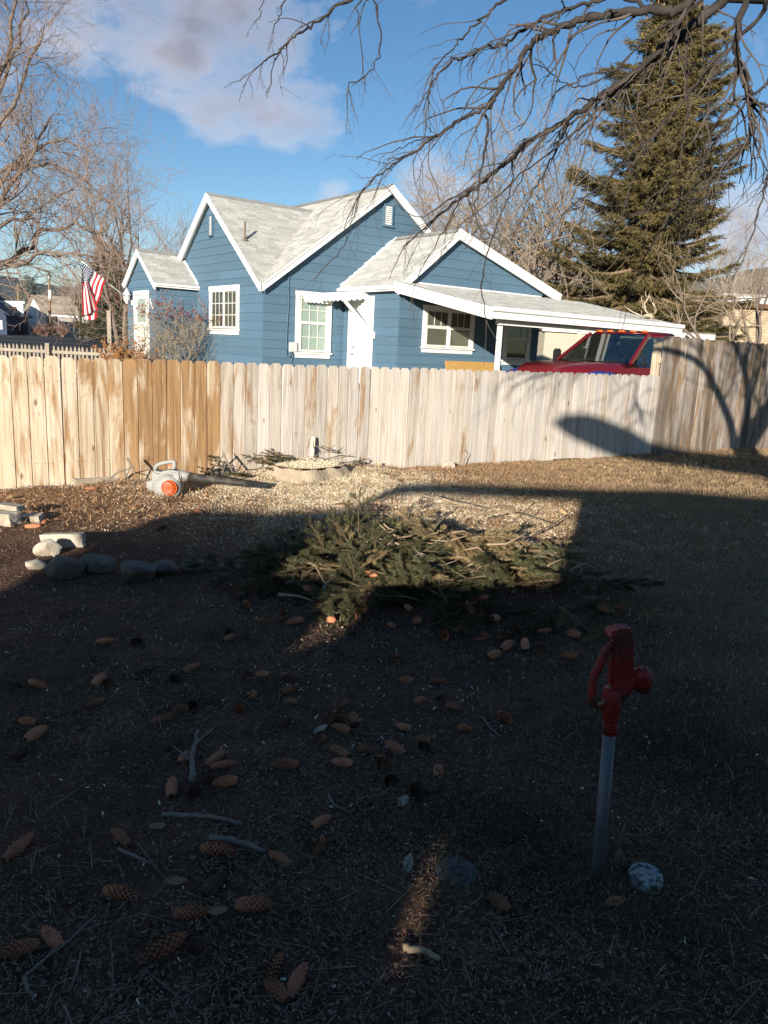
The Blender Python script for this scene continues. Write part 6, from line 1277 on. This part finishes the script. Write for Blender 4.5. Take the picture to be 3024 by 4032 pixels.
for i in range(210):
    z = 14.0+r_.random()*3.6; f = (18.6-z)/17; a = r_.uniform(0,6.28); rr = (.25+4.0*f**.8)*r_.uniform(.5,1.0); p = Vector((.2*z/18.6+math.cos(a)*rr, math.sin(a)*rr, z)); b.tube([p, p+Vector((0,0,-.07)), p+Vector((0,0,-.16))], [.02,.032,.012], 5)
tag(b.build('hanging_cones', mat('orange_brown_cones', (.36,.17,.06), (.44,.22,.08), 5, .8), spt, True), kind='stuff')
conifer('small blue-grey spruce beyond the white garage roof', base(68, 718, 110), 8.2, 2.9, 12, BSP, lvls=26, per=8, z0=.6, nl=.4, shoots=1.6, power=.9, droop=.1)
conifer('tall ragged brown-green juniper behind the flag', base(238, 730, 70), 8.6, 2.7, 14, JUN, 'juniper_tree', lvls=30, per=9, z0=.5, nl=.36, shoots=1.7, power=.5, droop=-.2)
conifer('dark green evergreen low behind the front porch', base(262, 730, 60), 5.2, 2.4, 17, mat('dark_evergreen', (.03,.035,.022), (.06,.062,.035), .8, .8, tint=.7), 'evergreen_tree', lvls=22, per=9, z0=.4, nl=.34, shoots=1.8, power=.5, droop=-.1)
# ================================================================ shrubs
def shrub(label, loc, seed, H, n, mt, leafm=None, nleaf=0, leafz=.6, cat='shrub', name='bare_shrub', spread=.55, rm=.006, lvl=3):
    r = random.Random(seed); t = thing(name, label, cat, loc); out = []; PS = dict(wob=.2, up=.06, kids=(5,4,3,2), ang=(.3,.9), len=(.5,.8), rmin=rm*.5, first=.25)
    for k in range(n): a = r.uniform(0,6.28); s_ = r.uniform(.05,spread); grow(r, Vector((math.cos(a)*.1, math.sin(a)*.1, -.05)), Vector((math.cos(a)*s_, math.sin(a)*s_, 1)), H*r.uniform(.4,.6), rm*2.2, 0, lvl, out, PS)
    b = MB(); tips = []
    for pts, rr, lv in out:
        b.tube(pts, rr, 3 if lv else 5, cap=False)
        if lv >= 2: tips += pts[2:]
    link('stems', b.mesh('stems', mt, True), t)
    if leafm and tips:
        V = []; F_ = []; T_ = []; tips = [p for p in tips if p.z > H*leafz]
        for i in range(nleaf):
            p = r.choice(tips)+Vector((r.gauss(0,.02), r.gauss(0,.02), r.gauss(0,.02))); e1 = Vector((r.gauss(0,1), r.gauss(0,1), r.gauss(0,1))).normalized(); e2 = e1.orthogonal().normalized(); s_ = r.uniform(.02,.04); o = len(V); V += [tuple(p-e1*s_), tuple(p+e2*s_*.6), tuple(p+e1*s_), tuple(p-e2*s_*.6)]; F_.append((o,o+1,o+2,o+3)); T_.append(r.random())
        npmesh('leaves', V, F_, leafm, t, T_)
    return t
RLF = mat('red_leaves', (.20,.035,.035), (.28,.06,.045), 20, .7, tint=.6); OLF = mat('orange_brown_leaves', (.32,.13,.04), (.40,.19,.07), 20, .75, tint=.6); SHR = mat('tan_shrub_stems', (.36,.28,.19), (.44,.35,.25), 10, .85)
q = HM @ Vector((-.95, 2.95, .1)); shrub('twiggy tan shrub tipped with red leaves before the front wall', q, 3, 2.15, 9, SHR, RLF, 420, .82, rm=.009, lvl=4, spread=.5)
q = at(303, 752, 19.6); q.z = .1; shrub('orange-brown leafy shrub below the front door', q, 6, .95, 7, SHR, OLF, 700, .3, name='leafy_shrub', rm=.007, spread=.25)
q = at(266, 745, 19.9); q.z = .1; shrub('rusty leafed shrub at the porch corner by the picket fence', q, 7, 1.3, 8, SHR, OLF, 1800, .3, name='leafy_shrub', rm=.007, spread=.28)
for i, (x, h, lab) in enumerate(((20,1.5,'reddish bare bush at the far roadside left'),(48,1.4,'reddish bare bush between sign and garage'),(74,1.3,'pale bare bush before the white garage end'),(98,1.5,'rusty bush left of the utility pole'),(135,1.6,'dark twiggy bush right of the utility pole'))):
    shrub(lab, base(x, 720, 84.5), 50+i, h, 8, mat('roadside_twigs', (.24,.13,.10), (.3,.18,.13), 3, .9) if i == 0 else bpy.data.materials['roadside_twigs'], name='roadside_bush', rm=.03, lvl=3, spread=.9)
# far brush along the left horizon
def brush(name, m, segs, seed, n):
    r = random.Random(seed); b = MB()
    for i in range(n):
        x, y, Y_b, h = r.choice(segs); p = base(x+r.uniform(-18,18), y, Y_b*r.uniform(.92,1.1)); out = []
        grow(r, p, Vector((r.uniform(-.3,.3), r.uniform(-.3,.3), 1)), h*r.uniform(.45,.7), .06, 1, 3, out, dict(wob=.2, up=.06, kids=(4,4,3), ang=(.3,.8), len=(.5,.8), rmin=.025))
        for pts, rr, lv in out: b.tube(pts, rr, 3, cap=False)
    tag(link(name, b.mesh(name, m)), kind='stuff')
brush('far_brush', TW2, [(10,715,130,6),(30,716,140,7),(110,720,130,8),(140,722,125,8),(160,722,120,8),(85,718,135,6)], 77, 90)
brush('far_woodland', TW1, [(1120,760,70,8),(1180,760,72,9),(1240,760,66,8),(1300,760,70,7),(1000,760,75,8),(1560,770,60,6),(1640,770,62,7)], 78, 70)
# ================================================================ the near tree whose boughs hang into the view
def near_tree():
    r = random.Random(19); b0 = Vector((3.35, 4.0, gz1(3.35,4.0))); t = thing('bare_tree', 'near bare tree with drooping knobbly boughs hanging in from the upper right', 'tree', b0)
    big = MB(); tw = MB(); fork = Vector((3.33,4.0,1.85))
    def W(pts, Y_): return [at(x, y, Y_ if not hasattr(Y_, '__len__') else Y_[0]+(Y_[1]-Y_[0])*i/(len(pts)-1)) for i, (x, y) in enumerate(pts)]
    def smooth(P3, k=4, j=.006):
        o = []; n = len(P3)
        for i in range(n-1):
            p0, p1, p2, p3 = P3[max(0,i-1)], P3[i], P3[i+1], P3[min(n-1,i+2)]
            for s_ in range(k):
                u = s_/k; o.append(.5*((2*p1)+(p2-p0)*u+(2*p0-5*p1+4*p2-p3)*u*u+(3*p1-p0-3*p2+p3)*u**3)+Vector((r.gauss(0,j), r.gauss(0,j), r.gauss(0,j))))
        o.append(P3[-1]); return o
    def spur(p, rad_): 
        d = Vector((r.gauss(0,1), r.gauss(0,1), r.gauss(0,1))).normalized(); tw.tube([p, p+d*r.uniform(.008,.025)], [rad_*.8, rad_*.35], 4)
    def hang(p, d, L_, r0, lvl=0):
        n = max(5, int(L_/.05)); pts = [p.copy()]; q = p.copy(); d = d.normalized()
        for i in range(n):
            d = (d+Vector((r.gauss(0,.24), r.gauss(0,.2), r.gauss(0,.18)-.15)) ).normalized(); q = q+d*L_/n; pts.append(q.copy())
        r0 = r0*1.05; rr = [r0*(1-.6*i/n)*r.uniform(.8,1.25) for i in range(n+1)]; tw.tube(pts, rr, 5)
        for i in range(1, n): 
            if r.random() < .75: spur(pts[i], rr[i])
        if lvl < 2:
            for i in range(2, n):
                if r.random() < (.22 if lvl == 0 else .10): e = (pts[i+1]-pts[i]).normalized()+Vector((r.uniform(-.9,.9), r.uniform(-.9,.9), r.uniform(-.2,.5))); hang(pts[i].copy(), e, L_*r.uniform(.25,.6), rr[i]*.75, lvl+1)
    def main(P3, r0, r1, dens=.5, lenr=(.15,.5), knob=True):
        pts = smooth(P3, 5, .0055); n = len(pts); r0 *= .8; rr = [(r0+(r1-r0)*(i/(n-1))**.8)*r.uniform(.82,1.2) for i in range(n)]; big.tube(pts, rr, 8)
        for i in range(2, n):
            if r.random() < dens*.85: d = (pts[i]-pts[i-1]).normalized()+Vector((r.uniform(-.8,.8), r.uniform(-.5,.5), r.uniform(-.6,.45))); hang(pts[i].copy(), d, r.uniform(*lenr), min(rr[i]*.5, .0075)*r.uniform(.6,1))
        for _ in range(2): hang(pts[-1].copy(), (pts[-1]-pts[-2]).normalized()+Vector((r.uniform(-.4,.4),0,r.uniform(-.3,.2))), r.uniform(*lenr), min(r1*.8,.006))
        return pts
    big.tube([b0-Vector((0,0,.2)), b0+Vector((0,0,.7)), fork-Vector((0,0,.15))], [.17,.135,.13], 12)
    # limbs from the fork (their shadows lie on the tall fence)
    A0 = at(1575,-15,4.2); lim1 = smooth([fork-Vector((0,0,.2)), Vector((3.2,4.05,2.2)), Vector((2.85,4.15,2.75)), Vector((2.4,4.2,3.15)), A0], 4, .004); big.tube(lim1, np.linspace(.10,.040,len(lim1)), 10)
    B0 = at(1500,30,4.0); 
    lim2 = smooth([fork-Vector((0,0,.2)), Vector((3.42,3.95,2.5)), Vector((3.2,3.9,3.3)), Vector((2.6,3.95,3.75)), at(1530,-60,4.0)], 4, .004); big.tube(lim2, np.linspace(.10,.03,len(lim2)), 10)
    lim3 = smooth([fork-Vector((0,0,.2)), Vector((3.75,4.1,2.4)), Vector((4.3,4.2,3.1)), Vector((4.9,4.1,3.9)), Vector((5.3,4.3,4.8))], 4, .004); big.tube(lim3, np.linspace(.20,.11,len(lim3)), 10)
    lim4 = smooth([Vector((4.3,4.2,3.1)), Vector((4.5,4.6,3.6)), Vector((4.3,5.0,4.4))], 4, .004); big.tube(lim4, np.linspace(.10,.03,len(lim4)), 8)
    out = []
    for p_, d_, L_, r_ in ((lim1[5],(-.3,.2,1),.7,.03),(lim1[9],(-.5,.1,.5),.7,.025),(lim1[7],(.3,.2,.9),.6,.025),(lim2[3],(-.5,.1,.6),.8,.03),(lim2[6],(.5,0,.5),.8,.03),(lim2[9],(.2,.1,-.2),.7,.02),(lim3[3],(.2,.2,1),1.0,.04),(lim3[5],(-.6,.1,.8),.9,.035),(lim3[6],(.1,.2,.6),.8,.03),(lim2[8],(.3,.3,1),1.2,.05),(lim2[10],(-.4,.2,1),1.0,.04),(lim3[6],(-.2,0,1),1.5,.06),(lim3[9],(-.5,.2,.9),1.3,.05),(lim3[12],(.5,0,.8),1.4,.05),(lim4[4],(-.6,.2,.7),1.2,.04),(lim2[5],(.6,.1,.8),1.1,.04)): grow(r, p_.copy(), Vector(d_), L_, r_, 1, 4, out, dict(wob=.22, up=.0, kids=(4,4,3,3), ang=(.4,1.0), len=(.55,.8), rmin=.007))
    for pts, rr, lv in out: big.tube(pts, rr, 6 if lv < 3 else 4)
    for L4 in (lim3, lim4):
        for i in range(5, len(L4), 2): hang(L4[i].copy(), Vector((r.uniform(-1,1), r.uniform(-.6,.6), .6)), r.uniform(.4,1.0), .008)
    main([A0]+W([(1519,40),(1475,68),(1420,115),(1370,160),(1320,195),(1270,225),(1230,255),(1190,280),(1150,302),(1110,335),(1070,370),(1030,405),(990,430),(930,480)], (4.2,4.9)), .033, .006, .75)
    main([at(1530,-60,4.0)]+W([(1490,5),(1454,25),(1394,22),(1330,30),(1260,42),(1210,60),(1170,80),(1140,105),(1115,145),(1090,175),(1075,200),(1050,232),(1010,250),(975,270),(935,300),(890,330),(850,352),(810,385),(780,415)], (4.0,4.4)), .030, .004, .6)
    main(W([(1050,232),(1052,270),(1049,320),(1037,380),(1027,450)], 4.25), .010, .004, .5, (.1,.3))
    main(W([(1394,22),(1340,-10),(1289,0),(1244,12),(1200,30),(1130,65),(1090,97),(1050,100),(1015,120),(980,132),(950,155),(930,190),(925,225)], (4.05,4.3)), .015, .004, .55, (.1,.35))
    main(W([(1200,-30),(1095,0),(1055,30),(1020,60),(995,85),(970,110),(937,150)], (4.1,4.0)), .009, .003, .45, (.1,.35))
    main(W([(1100,-50),(900,-40),(750,0),(710,30),(670,60),(640,75),(615,97),(590,120),(563,139)], (4.0,3.9)), .012, .003, .4, (.08,.25))
    main(W([(900,-40),(785,0),(772,45),(785,160)], 3.95), .006, .002, .4, (.08,.2)); main(W([(840,-40),(812,0),(818,45),(820,100),(800,155),(752,190)], 3.9), .006, .003, .4, (.08,.2))
    main(W([(680,-50),(615,0),(607,30),(590,65)], 3.9), .005, .002, .2, (.05,.15)); main(W([(640,-40),(575,0),(560,38)], 3.9), .004, .002, .1, (.05,.1)); main(W([(615,97),(590,145),(584,185)], 3.9), .004, .002, .2, (.05,.12))
    main(W([(1620,-60),(1594,60),(1594,130),(1610,170),(1625,220),(1627,265),(1610,310),(1580,345),(1550,385),(1515,430)], (3.2,3.5)), .020, .004, .6, (.12,.4))
    main(W([(1625,220),(1650,230),(1700,228)], 3.3), .010, .005, .5); main(W([(1370,160),(1320,165),(1270,182),(1220,180),(1180,148)], 4.45), .007, .003, .5, (.1,.3))
    main(W([(1250,250),(1225,280),(1200,325),(1175,375),(1150,415),(1130,455)], 4.7), .009, .003, .6, (.1,.35)); main(W([(1340,185),(1345,240),(1350,300),(1360,360),(1355,430)], 4.4), .007, .003, .4, (.1,.3))
    main(W([(1484,65),(1482,150),(1486,230),(1470,330),(1440,400)], 4.2), .008, .003, .5, (.1,.35)); main(W([(1420,115),(1380,150),(1300,230),(1230,300),(1160,350),(1080,420),(1000,480)], (4.3,4.8)), .010, .003, .5, (.12,.4))
    main(W([(1660,-20),(1640,40),(1560,110),(1500,190),(1440,260),(1370,330),(1300,400),(1230,450)], (3.6,4.3)), .012, .003, .5, (.15,.5)); main(W([(1700,150),(1640,190),(1580,260),(1530,330),(1500,400),(1440,470),(1390,560)], (3.7,4.2)), .009, .003, .5, (.15,.45))
    main(W([(1560,-40),(1470,40),(1420,60),(1330,150),(1270,160),(1200,200)], (3.9,4.3)), .011, .003, .5, (.12,.35)); main(W([(1720,300),(1660,380),(1640,450),(1620,520)], 3.9), .008, .003, .6, (.1,.4))
    main(W([(1110,335),(1100,420),(1060,520),(1040,600),(1050,690)], 4.75), .006, .003, .5, (.1,.3)); main(W([(990,430),(960,500),(920,560),(890,640)], 4.85), .006, .002, .5, (.1,.25)); main(W([(780,415),(765,470),(740,540),(690,590)], 4.4), .004, .002, .5, (.06,.2))
    main(W([(1030,405),(985,420),(900,470),(830,400)], 4.8), .006, .002, .3, (.08,.2)); main(W([(935,300),(905,300),(870,320),(835,330)], 4.35), .005, .002, .3, (.08,.2)); main(W([(1190,280),(1150,330),(1120,400),(1090,440)], 4.6), .006, .002, .5, (.1,.3))
    for mbx, nm, mt in ((big, 'trunk', BK2), (tw, 'crown', mat('grey_brown_twigs', (.05,.04,.034), (.12,.094,.076), 10, .9))):
        me = mbx.mesh(nm, mt, True); me.transform(Matrix.Translation(-b0)); link(nm, me, t)
near_tree()
# ================================================================ labels that single out the cones by their place
ORD = ['leftmost','second','third','fourth','fifth','sixth','seventh','eighth','ninth','tenth','eleventh','twelfth','thirteenth','fourteenth','fifteenth','sixteenth','seventeenth']
def proj_x(o): v = o.location-CAM; return v.dot(Rv)/v.dot(Fv)
for g, tail in (('cones nearest the camera','of the spruce cones nearest the camera'), ('cones between pile and hydrant','of the cones between bough heap and hydrant'), ('cones in the sunlit litter','of the cones in sunlit litter near the fence')):
    L_ = sorted([o for o in COL.objects if o.get('group') == g], key=proj_x)
    for i, o in enumerate(L_):
        kind = 'dark open' if CONE_T[2].name in [m_.name for m_ in o.data.materials] else ('brown' if CONE_T[1].name in [m_.name for m_ in o.data.materials] else 'tan')
        o['label'] = kind+' spruce cone, '+('leftmost' if i == 0 else 'rightmost' if i == len(L_)-1 else ORD[i]+' from the left')+' '+tail
# ================================================================ the thin winter air
hz_ = MB(); hz_.box(-9500, 9500, -600, 6500, -12, 420); ho = hz_.build('haze', None or bpy.data.materials.new('haze_air')); ho['kind'] = 'stuff'
hm = bpy.data.materials['haze_air']; hm.use_nodes = True; t = hm.node_tree; t.nodes.clear(); o_ = nd(t, 'ShaderNodeOutputMaterial'); pv = nd(t, 'ShaderNodeVolumePrincipled', _Density=4.5e-5); pv.inputs['Color'].default_value = (.62,.74,.95,1); pv.inputs['Anisotropy'].default_value = .0; t.links.new(pv.outputs[0], o_.inputs['Volume'])
